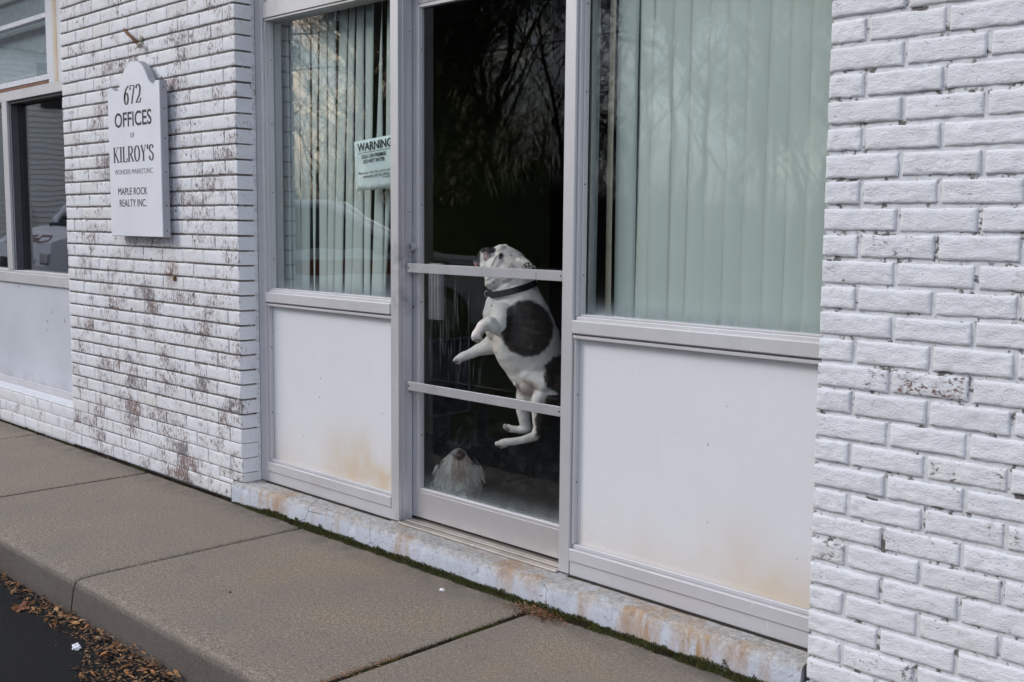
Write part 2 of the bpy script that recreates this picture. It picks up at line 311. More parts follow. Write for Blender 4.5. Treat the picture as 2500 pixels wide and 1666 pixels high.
# sidewalk: slabs with rounded edges cut by joints, one structure
def sidewalk():
    js=[-9.2,-7.85,-6.46,-5.07,-3.67,-2.28,-.886,.51,1.88,3.27,4.66,6.05,8]
    prof=[(-.012,-.10),(-.012,-.010),(-.018,-.003),(-.03,0)]
    for y in [-.1-.09*i for i in range(10)]: prof.append((y,0.0))
    prof+=[(-.975,-.0005),(-.990,-.004),(-1.000,-.012),(-1.006,-.026),(-1.012,-.06),(-1.018,-.10),(-1.022,-.16)]
    vs=[];fs=[]
    for a,b in zip(js[:-1],js[1:]):
        g=.005 if abs(a-1.88)>.1 and abs(b-1.88)>.1 else .006
        xs=[a+g,a+g+.004,a+g+.012]; n=int((b-a)/.06); xs+=[a+.02+(b-a-.04)*i/n for i in range(n+1)]; xs+=[b-g-.012,b-g-.004,b-g]
        base=len(vs)
        for i,x in enumerate(xs):
            drop={0:-.012,1:-.004,2:-.0008}.get(min(i,len(xs)-1-i),0) if (i<3 or i>len(xs)-4) else 0
            for y,z in prof:
                q=noise.noise(Vector((x*9,y*9,z*9))); zz=z+drop+.0012*q; yy=y
                if z>-.02 and y<-.96: zz+=.003*noise.noise(Vector((x*22,3,1)))-.002; yy+=.004*noise.noise(Vector((x*14,7,2)))
                vs.append((x,yy,zz if drop>-.01 or z<-.02 else z+drop))
        m=len(prof)
        for i in range(len(xs)-1):
            for k in range(m-1): fs.append((base+i*m+k,base+i*m+k+1,base+(i+1)*m+k+1,base+(i+1)*m+k))
        fs.append(tuple(base+k for k in range(m))); fs.append(tuple(base+(len(xs)-1)*m+k for k in range(m-1,-1,-1)))
    o=mesh_obj('sidewalk',vs,fs,M['walk'],smooth=False); 
    bm=bmesh.new(); bm.from_mesh(o.data); bmesh.ops.recalc_face_normals(bm,faces=bm.faces); bm.to_mesh(o.data); bm.free()
    tag(o,kind='structure')
sidewalk()
tag(mesh_obj('soil_strip',[(-9.2,-1.0,-.02),(8,-1.0,-.02),(8,.02,-.02),(-9.2,.02,-.02)],[(0,1,2,3)],M['soil']),kind='structure')

# ------------------------------------------------------------------ brick walls
HC=.0677; LB=.20165
def fb(v,s): return noise.noise(Vector(v)*s)
def brick(mb,x0,x1,z0,z1,y0=0,depth=.014,nx=8,nz=4,rad=.004,amp=.0012,left_end=None,right_end=None,wob=.0012):
    """one brick face: rounded, uneven; optional deep end face (returns)"""
    w=x1-x0;h=z1-z0; xs=[0,rad*.4,rad*1.3]+[rad*1.3+(w-2.6*rad)*i/nx for i in range(1,nx)]+[w-rad*1.3,w-rad*.4,w]
    zs=[0,rad*.4,rad*1.3]+[rad*1.3+(h-2.6*rad)*i/nz for i in range(1,nz)]+[h-rad*1.3,h-rad*.4,h]
    nX,nZ=len(xs),len(zs); base=len(mb.v); dy=rnd.uniform(-.0015,.0015); tilt=rnd.uniform(-.006,.006)
    off={0:rad,1:rad*.35,2:rad*.05}
    vs=[]
    for j,z in enumerate(zs):
        for i,x in enumerate(xs):
            e=min(min(i,nX-1-i),min(j,nZ-1-j)); c=off.get(e,0)
            X=x0+x;Z=z0+z; q=fb((X,Z,1.3),28)*1.0+fb((X,Z,5.1),75)*.7
            y=y0+dy+c+amp*q+tilt*(x-w/2)*.3
            if e==0:
                X+=wob*fb((X,Z,9),40)*(1 if 0<i<nX-1 else .3); Z+=wob*fb((X,Z,19),35)
            vs.append(Vector((X,y,Z)))
    fs=[]
    for j in range(nZ-1):
        for i in range(nX-1): a=j*nX+i; fs.append((a,a+1,a+nX+1,a+nX))
    def skirt(idx,dep,sub=1,push=(0,0)):
        nonlocal vs,fs
        prev=idx
        for s in range(1,sub+1):
            cur=[]
            for a in idx:
                p=vs[a].copy(); p.y=y0+rad+(dep-rad)*s/sub; p.x+=amp*1.2*fb((p.y,p.z,4),45)*(push[0]!=0)+push[0]*rad; cur.append(len(vs)); vs.append(p)
            for k in range(len(idx)-1): fs.append((prev[k],prev[k+1],cur[k+1],cur[k]))
            prev=cur
    bot=list(range(nX-1,-1,-1)); top=[(nZ-1)*nX+i for i in range(nX)]; lef=[j*nX for j in range(nZ)]; rig=[j*nX+nX-1 for j in range(nZ-1,-1,-1)]
    D=max(left_end or 0,right_end or 0) or depth
    skirt(bot,D if D>depth else depth); skirt(top,D if D>depth else depth)
    skirt(lef,left_end or depth,4 if left_end else 1,(-1 if left_end else 0,0)); skirt(rig,right_end or depth,4 if right_end else 1,(1 if right_end else 0,0))
    tone=(rnd.random(),rnd.random(),rnd.random()); mb.c+=[tone]*len(vs)
    mb.v+=vs; mb.f+=[tuple(i+base for i in f) for f in fs]
def slab(mb,x0,x1,y0,y1,z0,z1): mb.box(x0,x1,y0,y1,z0,z1,.001)
RET=.098
# left pier
wl=thing('brick_wall','weathered white painted brick pier flaking to brown, with the office sign hung on it','wall',(-.9,0,0))
mb=MB(); GX=.0021
XL=-9*LB
for k in range(-13,33):
    zt=2.24-k*HC; z1=zt-.0040; z0=zt-HC+.0046; thin=k>=28
    if thin: z1=zt-.0016; z0=zt-HC+.0018
    js=[0]+([-i-.5 for i in range(9)] if k%2==0 else [-i for i in range(1,9)])+[-9]
    for a,b in zip(js[:-1],js[1:]):
        xa,xb=b*LB+(GX if b>-9 else 0),a*LB-(GX if a<0 else 0)
        last=(k>=32)
        if k==31 and a==0:
            brick(mb,xa,-.080,z0+.001,.0972,0,.014,3,2,.0028,.0011); z0=.0990
        elif k==31: z0=zt-HC+.0018
        brick(mb,xa,xb if not (last and a==0) else -.075 ,z0+rnd.uniform(-.0008,.0008),z1+rnd.uniform(-.0008,.0008),0,.016,10,4,.0032,.0019,left_end=.11 if b==-9 else None,right_end=RET if (a==0 and not last) else None,wob=.0020)
mb.build('bricks',M['brickL'],wl,smooth=True,fix=False)
def mortar_sheet(mb,xa,xb,za,zb,y,amp,nx,nz,f1=26,f2=70):
    vs=[];fs=[]
    for j in range(nz+1):
        for i in range(nx+1):
            x=xa+(xb-xa)*i/nx; z=za+(zb-za)*j/nz; vs.append((x,y+amp*fb((x,z*1.6,3),f1)+amp*.6*fb((x,z,8),f2),z))
    for j in range(nz):
        for i in range(nx): a=j*(nx+1)+i; fs.append((a,a+1,a+nx+2,a+nx+1))
    mb.add(vs,fs)
m2=MB(); mortar_sheet(m2,XL+.009,-.0105,.3425,3.12,.0050,.0052,230,420); slab(m2,XL+.009,-.0105,.0155,.0985,.3425,2.24+13*HC); slab(m2,XL+.002,-.0085,.0035,.0985,.097,.342); slab(m2,XL+.002,-.079,.0035,.0985,0,.0965); m2.build('mortar',M['mortL'],wl,smooth=True,fix=False)
m3=MB(); m3.box(-.004,.003,RET-.018,RET+.004,.10,3.1,.003); m3.build('caulk_bead',M['caulk'],wl)
# low brick base continuing left under the far bay
wb=thing('brick_base','low white painted brick base with ledge under the far left window','wall',(-4,0,0))
mb=MB()
for k in range(30,33):
    zt=2.24-k*HC; js=[XL-.001-(.5*LB if k%2==0 else 0)-i*LB for i in range(0,26)]; js=[XL-.001]+[j for j in js if j<XL-.01]
    for a,b in zip(js[:-1],js[1:]): brick(mb,b+GX,a-GX,zt-HC+.0018,zt-.0016,0,.012,5,3,.003,.001)
mb.build('bricks',M['brickL'],wb,smooth=True,fix=False)
m2=MB(); slab(m2,js[-1],XL-.001,.0035,.0985,0,2.24-30*HC-.001); m2.build('mortar',M['mortR'],wb)
m2=MB(); m2.box(js[-1],XL-.002,.001,.0985,2.24-30*HC,2.24-30*HC+.012,.003); m2.build('ledge',simple('painted ledge',(.74,.75,.78),.6,0,.1,20,.5,.002),wb)
# right pier
X0=2.8759
wr_=thing('brick_wall','bright white painted rough brick pier filling the right edge, wide recessed joints','wall',(4,0,0))
mb=MB()
for n in range(-26,21):
    zc=1.3748-n*HC; z0=zc-HC/2+.0058; z1=zc+HC/2-.0058
    js=[0]+([i+.5 for i in range(12)] if n%2==0 else [i for i in range(1,12)])+[12]
    for a,b in zip(js[:-1],js[1:]):
        xa=X0+a*LB+(.0062 if a>0 else 0); xb=X0+b*LB-.0062
        near=xa<3.9
        brick(mb,xa,xb,z0+rnd.uniform(-.0016,.0016),z1+rnd.uniform(-.0016,.0016),0,.016,22 if near else 6,9 if near else 3,.0048,.0024,left_end=RET if a==0 else None,wob=.0036)
mb.build('bricks',M['brickR'],wr_,smooth=True,fix=False)
m2=MB(); vs=[];fs=[]; nx,nz=90,330
for j in range(nz+1):
    for i in range(nx+1):
        x=X0+.009+(1.1)*i/nx; z=0+3.12*j/nz; vs.append((x,.0078+.0030*fb((x,z,3),26)+.0016*fb((x,z,8),80),z))
for j in range(nz):
    for i in range(nx): a=j*(nx+1)+i; fs.append((a,a+1,a+nx+2,a+nx+1))
m2.add(vs,fs); slab(m2,X0+1.1085,X0+12*LB,.0095,.0985,0,3.12); slab(m2,X0+.009,X0+1.1085,.016,.0985,0,3.12); m2.build('mortar',M['mortR'],wr_,smooth=True,fix=False)

# building mass above and behind
bl=thing('building_shell','dark office interior and plain fascia above the storefront','building',(0,2,0))
m=MB(); m.box(-9,5.3,.16,.30,2.66,3.6); m.box(-9,5.3,-.02,.155,3.13,3.6); m.box(-9,5.3,-.42,-.021,3.13,3.5); m.build('fascia',simple('painted fascia',(.6,.61,.63),.6),bl)
m=MB(); m.box(-9,5.3,.2,6,3.61,3.8); m.build('roof',M['room'],bl)
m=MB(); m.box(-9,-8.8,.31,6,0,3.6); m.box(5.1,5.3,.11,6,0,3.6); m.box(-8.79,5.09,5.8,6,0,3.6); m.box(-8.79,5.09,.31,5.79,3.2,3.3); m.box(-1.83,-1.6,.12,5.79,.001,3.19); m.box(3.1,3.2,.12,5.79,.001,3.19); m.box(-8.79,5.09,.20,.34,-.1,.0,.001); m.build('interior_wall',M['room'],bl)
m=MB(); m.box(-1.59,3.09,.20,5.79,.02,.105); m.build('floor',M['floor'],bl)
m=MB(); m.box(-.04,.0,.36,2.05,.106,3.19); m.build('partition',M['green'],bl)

# ------------------------------------------------------------------ storefront
F=.10   # front plane of the aluminium
def screws(parent,pts,axis,r=.0028):
    for p in pts:
        m=MB(); m.disc(p,r,axis,.0012,8); m.build('screw',M['screw'],parent)
def window_bay(name,label,x0,x1,fl,fr,gmat):
    """fl/fr widths of the jambs that belong to this bay"""
    t=thing(name,label,'window',((x0+x1)/2,F,.1))
    if fl: m=MB(); m.box(x0,x0+fl,F,.20,.10,3.12); m.build('jamb',M['alu'],t); a=x0+fl
    else: a=x0
    if fr: m=MB(); m.box(x1-fr,x1,F,.20,.10,3.12); m.build('jamb',M['alu'],t); b=x1-fr
    else: b=x1
    e=.0005; a+=e;b-=e
    m=MB(); m.box(a,b,F+.004,.20,2.178,2.245); m.box(a,b,F+.010,.19,2.168,2.1775,.001); m.build('header',M['alu'],t)
    m=MB(); m.box(a,b,F-.006,.112,.928,.972,.003); m.box(a,b,.1125,.20,.922,.984,.003); m.box(a,b,F+.002,.19,.910,.9215,.002); m.build('sill',M['aluw'],t)
    m=MB(); m.box(a,b,F+.030,.135,.2,.9095); m.build('spandrel_panel',M['panel'],t)
    m=MB(); m.box(a,b,F-.004,.129,.150,.192,.002); m.box(a,b,F+.012,.129,.1925,.206,.002); m.build('bottom_rail',M['aluw'],t)
    m=MB(); m.box(a,b,F+.002,.125,.099,.1492,.002); m.build('base_flashing',M['aluw'],t)
    for s,xx in ((1,a),(-1,b)):
        m=MB(); q=lambda p0,p1:(min(p0,p1),max(p0,p1))
        c,d=q(xx,xx+s*.008); m.box(c,d,F+.012,.152,.9845,2.1675,.001); c,d=q(xx+s*.0082,xx+s*.014); m.box(c,d,F+.028,.150,.9845,2.1675,.001); 
        c,d=q(xx,xx+s*.010); m.box(c,d,F+.008,F+.0295,.2065,.9095,.001)
        m.build('glazing_stop',M['alu'],t)
    m=MB(); m.box(a+.0145,b-.0145,F+.024,F+.050,.9845,.990,.001); m.build('glazing_bead',M['aluw'],t)
    m=MB(); m.box(a+.001,b-.001,.1525,.1585,.986,2.166,.0005); m.build('pane',gmat,t)
    m=MB(); m.box(a+.001,b-.001,F+.022,.135,2.2455,2.66); m.build('transom_panel',M['panel'],t)
    screws(t,[(a+.014,F+.036,z) for z in (1.12,1.42,1.72,2.0)],(1,0,0)); screws(t,[(a+.0102,F+.02,z) for z in (.42,.72)],(1,0,0))
    return t
bayL=window_bay('storefront_window','aluminium storefront window left of the door, crooked mint blinds and a dog warning behind it, white panel below',.003,.9575,.057,0,M['glassL'])
bayR=window_bay('storefront_window','wide aluminium storefront window right of the door, closed mint blinds behind it, big white panel below',1.9165,2.873,0,.043,M['glassR'])
dfm=thing('door_frame','aluminium door frame of two posts standing on the painted concrete step','door frame',(1.44,F,.1))
for xa,xb in ((.958,1.006),(1.868,1.916)):
    m=MB(); m.box(xa,xb,F-.001,.162,.102,3.12,.002); m.build('post',M['alu'],dfm)
m=MB(); m.box(1.0065,1.014,.118,.1625,.105,2.175,.001); m.box(1.860,1.8675,.118,.1625,.105,2.175,.001); m.build('door_stop',M['alu'],dfm)
m=MB(); m.box(1.0065,1.8675,F+.004,.20,2.178,2.245); m.build('header',M['alu'],dfm)
m=MB(); m.box(1.0065,1.8675,.13,.15,2.2455,3.12); m.build('transom_panel',M['panel'],dfm)
screws(dfm,[(1.0142,.150,z) for z in (1.33,2.02,.62)],(1,0,0))
th=MB(); th.box(1.0065,1.8675,.088,.235,.094,.104,.003); th.box(1.0065,1.8675,.118,.150,.1042,.109,.002); tag(th.build('door_threshold',alu_mat('worn threshold',(.42,.38,.34),.7)),'worn metal threshold strip under the glass door','threshold')
dr=thing('glass_door','aluminium framed glass door with two push bars and a white bulldog leaping behind it','door',(1.86,.17,.11))
DY=.165
m=MB(); m.box(1.0085,1.038,DY,.205,.116,2.150); m.build('stile',M['alud'],dr); m=MB(); m.box(1.832,1.8655,DY,.205,.116,2.150); m.build('stile',M['alud'],dr)
m=MB(); m.box(1.0385,1.8315,DY+.001,.204,.116,.222); m.build('bottom_rail',alu_mat('kick rail aluminium',(.58,.56,.56),.45,.45,.4),dr)
m=MB(); m.box(1.0385,1.8315,DY+.001,.204,2.120,2.150); m.build('top_rail',M['alud'],dr)
m=MB()
for xa,xb in ((1.0385,1.052),(1.8185,1.8315)): m.box(xa,xb,DY+.002,.188,.2225,2.1195,.001)
m.box(1.0525,1.818,DY+.003,.188,.2225,.236,.002); m.box(1.0525,1.818,DY+.003,.188,2.106,2.1195,.001)
for xa,xb in ((1.0525,1.056),(1.8145,1.818)): m.box(xa,xb,DY+.010,.189,.2365,2.1055,.0005)
m.build('glazing_stop',M['alu'],dr)
m=MB(); m.box(1.040,1.830,.1895,.1955,.2245,2.118,.0005); m.build('pane',M['glassD'],dr)
barm=alu_mat('push bar aluminium',(.64,.63,.65),.3,.5,.33)
for z0,z1 in ((1.0965,1.1325),(.632,.667)):
    m=MB(); m.box(1.025,1.842,.128,.137,z0,z1,.0015)
    b=m.build('push_bar',barm,dr)
    for x in (1.034,1.836):
        s=MB(); s.box(x-.007,x+.007,.1375,.1645,z0+.008,z1-.008,.001); s.build('standoff',M['alud'],b)
        s=MB(); s.disc((x,.1278,(z0+z1)/2),.0035,(0,-1,0),.001,10); s.build('screw',M['rust'] if x>1.5 else M['screw'],b)
lk=MB(); lk.disc((1.0225,.164,1.196),.0165,(0,-1,0),.017,28,.0155); lo=lk.build('lock_cylinder',simple('lock metal',(.50,.50,.52),.4,.35),dr,smooth=False)
lk=MB(); lk.disc((1.0225,.1468,1.196),.0115,(0,-1,0),.0012,24); lk.build('keyway_face',simple('lock face',(.30,.30,.32),.4,.3),lo)
lk=MB(); lk.box(1.0213,1.0237,.1448,.1455,1.188,1.199,.0003); lk.build('keyhole',M['dark'],lo)
m=MB(); m.box(1.0145,1.0235,.1642,.1649,1.232,1.290,.0003); m.build('sticker',simple('worn sticker',(.46,.46,.48),.6,0,.5,160),dr)
screws(dr,[(1.0205,.1645,z) for z in (.96,)],(0,-1,0),.004); screws(dr,[(1.0562,.176,z) for z in (.45,.98,1.36,1.95)],(1,0,0))

m=MB(); m.box(.05,.957,.091,.1015,.0945,.0985,.0005); m.box(1.917,2.83,.091,.1015,.0945,.0985,.0005); tag(m.build('foundation_gap',M['soil']),kind='structure')
# painted concrete step
def step():
    x0,x1=-.078,2.868; prof=[(-.012,-.06),(-.0125,-.02),(-.012,.02),(-.011,.055),(-.009,.080),(-.003,.090),(.008,.0945)]+[(.02+.0105*i,.0955) for i in range(9)]+[(.24,.0955)]
    n=420; vs=[];fs=[]; m=len(prof)
    for i in range(n+1):
        x=x0+(x1-x0)*i/n
        for k,(y,z) in enumerate(prof):
            e=1 if 3<=k<=7 else .45; q=fb((x,y,z),9)*.006*e+fb((x,y,z),28)*.004*e+fb((x,y,z),75)*.0016
            if k in (4,5,6): q-=max(0,fb((x,2,0),16)-.12)*.03
            yy=y-q*(.55 if z<.09 else 0)+(max(0,fb((x,2,0),16)-.12)*.02 if k in(4,5) else 0); zz=z+(q*.5 if z>.05 else 0)
            if y>.08: zz=min(zz,.0965)
            vs.append((x+(.012 if i==0 and k>3 else 0),yy,zz))
    for i in range(n):
        for k in range(m-1): fs.append((i*m+k,(i+1)*m+k,(i+1)*m+k+1,i*m+k+1))
    fs.append(tuple(range(m))[::-1]); fs.append(tuple(n*m+k for k in range(m)))
    tag(mesh_obj('concrete_step',vs,fs,M['step'],smooth=True),'long painted concrete step, chipped and rust stained, under the door and windows','step')
step()

# ------------------------------------------------------------------ vertical blinds
def blinds(name,label,slats,z0,z1,y):
    t=thing(name,label,'blinds',(slats[0][0],y,z1)); m=MB(); xa=min(s[0] for s in slats)-.02; xb=max(s[3] for s in slats)+.02
    m.box(xa,xb,y-.02,y+.03,z1,z1+.04); m.build('head_rail',M['aluw'],t)
    for (tx0,tx1,bx0,bx1,dy0,dy1,mt) in slats:
        m=MB(); n=14; vs=[]; fs=[]
        for j in range(n+1):
            f=j/n; z=z1-(z1-z0)*f; a=tx0+(bx0-tx0)*f; b=tx1+(bx1-tx1)*f
            for i in range(5):
                q=i/4; vs.append((a+(b-a)*q,y+dy0+(dy1-dy0)*q-.0022*math.sin(math.pi*q)+.002*math.sin(f*5+tx0*30),z))
        for j in range(n):
            for i in range(4): k=j*5+i; fs.append((k,k+1,k+6,k+5))
        m.add(vs,fs); o=m.build('slat',mt,t,smooth=True,fix=False); sm=o.modifiers.new('thickness','SOLIDIFY'); sm.thickness=.0007
    return t
B=M['blind']; sl=[]
topx=[(-.10,-.02),(-.005,.070),(.075,.150),(.157,.232),(.238,.296),(.303,.366),(.371,.419),(.433,.506),(.510,.553),(.566,.620),(.622,.687),(.724,.742),(.772,.826),(.852,.925)]
midx=[(-.09,-.012),(.0,.076),(.072,.142),(.144,.214),(.240,.268),(.285,.352),(.354,.398),(.400,.473),(.477,.531),(.533,.605),(.609,.666),(.668,.741),(.745,.748),(.80,.83)]
for k,((a,b),(c,d)) in enumerate(zip(topx,midx)):
    if k in (3,4,5,7,9,10): b-=.005; d-=.005; a+=.002; c+=.002
    f=(2.2-1.94)/(1.94-1.235); g=(1.235-.93)/(1.94-1.235)
    # extrapolate along each slat from the two measured heights
    T0=a+(a-c)*f; T1=b+(b-d)*f; B0=c+(c-a)*g*.5; B1=d+(d-b)*g*.5
    if k>=12: B0,B1=c,d
    sl.append((T0,T1,B0,B1,(.0,.005,.002)[k%3],(.006,.0,.004)[k%3],B if k!=13 else M['tan']))
blinds('vertical_blinds','mint vertical blinds with leaning gappy slats in the window left of the door',sl,.95,2.21,.232)
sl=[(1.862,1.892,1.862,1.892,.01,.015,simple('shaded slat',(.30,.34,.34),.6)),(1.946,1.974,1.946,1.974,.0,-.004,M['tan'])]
ed=[1.984,2.057,2.125,2.209,2.276,2.341,2.411,2.479,2.555,2.625,2.690,2.754,2.82,2.89]
for k in range(len(ed)-1):
    w=.014 if k>3 else .006
    sl.append((ed[k],ed[k+1]+w,ed[k]-.001,ed[k+1]+w,(0,.014,.002)[min(k,2)] if k<3 else 0,(.008,.004,.012)[min(k,2)] if k<3 else .005,B))
blinds('vertical_blinds','closed overlapping mint vertical blinds filling the window right of the door',sl,.94,2.21,.232)
m=MB(); m.box(.862,.905,.30,.31,.90,1.26); tag(m.build('cardboard_strip',M['tan']),'tan strip standing behind the blinds at the left window\'s right edge','panel')

# ------------------------------------------------------------------ lettering
def text_mesh(txt,x0,x1,z0,z1,y,mat,name,parent,bold=0,depth=.0008,rot=0,center=None,shear=0):
    cu=bpy.data.curves.new('t','FONT'); cu.body=txt; cu.size=1; cu.offset=bold; cu.resolution_u=4; cu.shear=shear
    o=bpy.data.objects.new('t',cu); COL.objects.link(o); dg=bpy.context.evaluated_depsgraph_get(); dg.update()
    me=bpy.data.meshes.new_from_object(o.evaluated_get(dg)); bpy.data.objects.remove(o)
    xs=[v.co.x for v in me.vertices]; ys=[v.co.y for v in me.vertices]; ax,bx,ay,by=min(xs),max(xs),min(ys),max(ys)
    vs=[]; ca,sa=math.cos(rot),math.sin(rot)
    for v in me.vertices:
        X=x0+(v.co.x-ax)/(bx-ax)*(x1-x0); Z=z0+(v.co.y-ay)/(by-ay)*(z1-z0)
        if center: dx,dz=X-center[0],Z-center[1]; X=center[0]+dx*ca-dz*sa; Z=center[1]+dx*sa+dz*ca
        vs.append(Vector((X,y,Z)))
    fs=[tuple(p.vertices) for p in me.polygons]; bpy.data.meshes.remove(me)
    o=mesh_obj(name,vs,fs,mat,parent); md=o.modifiers.new('thickness','SOLIDIFY'); md.thickness=depth; md.offset=0
    return o
# serif capitals drawn as pen strokes: width follows the stroke's direction
def arc(cx,cy,rx,ry,a0,a1,n=14): return [(cx+rx*math.cos(R(a0+(a1-a0)*i/n)),cy+ry*math.sin(R(a0+(a1-a0)*i/n))) for i in range(n+1)]
GL={ # width, strokes(path), serifs(x0,x1,y)
'K':(.74,[[(.14,0),(.14,1)],[(.60,1),(.16,.40)],[(.27,.55),(.64,0)]],[(.02,.27,0),(.02,.27,1),(.48,.72,1),(.50,.78,0)]),
'I':(.32,[[(.16,0),(.16,1)]],[(.03,.29,0),(.03,.29,1)]),
'L':(.60,[[(.14,0),(.14,1)],[(.14,.02),(.52,.02),(.56,.24)]],[(.02,.27,0),(.02,.27,1)]),
'R':(.70,[[(.14,0),(.14,1)],[(.14,.98),(.34,.98)]+arc(.34,.745,.20,.235,90,-90)+[(.14,.51)],[(.34,.50),(.64,0)]],[(.02,.27,0),(.02,.27,1),(.56,.76,0)]),
'O':(.74,[arc(.36,.5,.27,.49,0,360,26)],[]),
'Y':(.68,[[(.33,0),(.33,.46)],[(.10,1),(.33,.45)],[(.58,1),(.34,.46)]],[(.20,.46,0),(.0,.24,1),(.46,.68,1)]),
"'":(.2,[[(.1,1.0),(.08,.72)]],[]),
'S':(.54,[[(.44,.76),(.43,.90)]+arc(.25,.76,.17,.22,60,215,10)+arc(.28,.25,.17,.24,60,-150,14)+[(.06,.08),(.06,.30)]],[]),
'6':(.56,[[(.47,.99)]+arc(.62,.36,.50,.62,105,180,10)+arc(.28,.31,.17,.30,180,540,22)],[]),
'7':(.54,[[(.07,.76),(.09,.97),(.48,.97),(.20,.0)]],[]),
'2':(.56,[arc(.26,.73,.19,.25,165,-20,12)+[(.38,.42),(.06,.04),(.44,.04),(.49,.24)]],[])}
def serif_text(txt,x0,x1,z0,z1,y,mat,name,parent,thick=.135,thin=.045):
    mb=MB(); cx=0; W=sum(GL[c][0] for c in txt)+.04*(len(txt)-1); k=0
    def fn(a,b,d): return Vector((x0+a/W*(x1-x0),y-d,z0+b*(z1-z0)))
    for c in txt:
        w,st,se=GL[c]
        for path in st:
            L_=[];R_=[]; n=len(path)
            for i,(a,b) in enumerate(path):
                p=path[max(i-1,0)]; q=path[min(i+1,n-1)]; tx,ty=q[0]-p[0],q[1]-p[1]; l=math.hypot(tx,ty) or 1; tx/=l;ty/=l
                dirw=abs(ty)**1.3
                if c in 'KY' and len(path)==2 and tx*ty>0: dirw=0.1
                if c=='7' and i>=2: dirw=.75
                ww=(thin+(thick-thin)*dirw)/2; L_.append((cx+a-ty*ww,b+tx*ww)); R_.append((cx+a+ty*ww,b-tx*ww))
            k+=1; d=.0004+.00003*(k%9); vs=[fn(a,b,d) for a,b in L_]+[fn(a,b,d) for a,b in R_]
            mb.add(vs,[(i,i+1,n+i+1,n+i) for i in range(n-1)])
        for a,b,h in se:
            k+=1; d=.0004+.00003*(k%9); t_=.045; lo,hi=(0,t_) if h==0 else (1-t_,1); mb.add([fn(cx+a,lo,d),fn(cx+b,lo,d),fn(cx+b,hi,d),fn(cx+a,hi,d)],[(0,1,2,3)])
        cx+=w+.04
    return mb.build(name,mat,parent)
# office sign, outline measured on the board's own plane
SY=-.062
def S1(x,y): p=at(x/2.4123,y/2.4123,SY); return (p.x,p.z)
crown=[S1(*q) for q in [(640,524),(652,520),(668,536),(684,543),(696,535),(704,508),(712,470),(724,430),(742,396),(757,374),(772,362),(782,366),(790,362),(806,362),(824,376),(842,398),(856,430),(868,462),(880,485),(894,497),(905,492),(912,474),(936,472)]]
zl=at(270,575,SY).z; xl=(crown[0][0]+at(270,575,SY).x)/2+.0; xr=crown[-1][0]
crown[0]=(xl,crown[0][1]); poly=[(xl,zl)]+[crown[0]]+crown[1:]+[(xr,zl)]
sg=thing('office_sign','tall white hanging board lettered 672 OFFICES, with a scrolled top, on the flaking brick pier','sign',((xl+xr)/2,SY,zl))
m=MB(); m.prism(poly,lambda a,b,d:Vector((a,SY+d,b)),0,.0402); m.build('board',M['board'],sg)
m=MB(); cxm=(xl+xr)/2; czm=1.62
m.prism([(cxm+(a-cxm)*1.012,czm+(b-czm)*1.006) for a,b in poly],lambda a,b,d:Vector((a,SY+.0045+d,b)),0,.034); m.build('edge_band',alu_mat('sign edge metal',(.44,.45,.49)),sg)
for z in (1.24,1.36,1.52,1.68,1.82,1.92): s=MB(); s.disc((xr+.0034,SY+.022,z),.0035,(1,0,0),.001,8); s.build('rivet',M['screw'],sg)
for za in (1.30,1.78): m=MB(); m.box(xl+.06,xr-.06,-.0216,-.001,za,za+.06); m.build('mounting_batten',M['dark'],sg)
def SB(x0,y0,x1,y1):
    a=S1(x0,y0);b=S1(x1,y1); c=S1(x0,y1); d=S1(x1,y0); return min(a[0],c[0]),max(b[0],d[0]),(c[1]+b[1])/2,(a[1]+d[1])/2
def line(txt,x0,x1,yl0,yl1,yr0,yr1,**k):
    a=S1(x0,yl0);b=S1(x0,yl1);c=S1(x1,yr0);d=S1(x1,yr1); return (a[0]+b[0])/2,(c[0]+d[0])/2,(b[1]+d[1])/2,(a[1]+c[1])/2
x=line('',727,832,503,618,500,606); serif_text('672',*x,SY,M['ink'],'lettering',sg,.17)
x=line('',676,892,668,757,642,731); text_mesh('OFFICES',*x,SY-.0006,M['ink'],'lettering',sg,.012)
x=line('',768,791,783,813,781,811); text_mesh('OF',*x,SY-.0006,M['grey'],'lettering',sg,.0)
x=line('',668,906,872,962,848,944); serif_text("KILROY'S",*x,SY,M['ink'],'lettering',sg,.17,.05)
x=line('',677,900,1002,1036,988,1024); text_mesh('WONDER MARKET,INC',*x,SY-.0006,M['grey'],'lettering',sg,-.008)
x=line('',697,868,1109,1151,1102,1144); text_mesh('MAPLE ROCK',*x,SY-.0006,M['ink'],'lettering',sg,0)
x=line('',706,864,1176,1219,1173,1216); text_mesh('REALTY INC.',*x,SY-.0006,M['ink'],'lettering',sg,0)

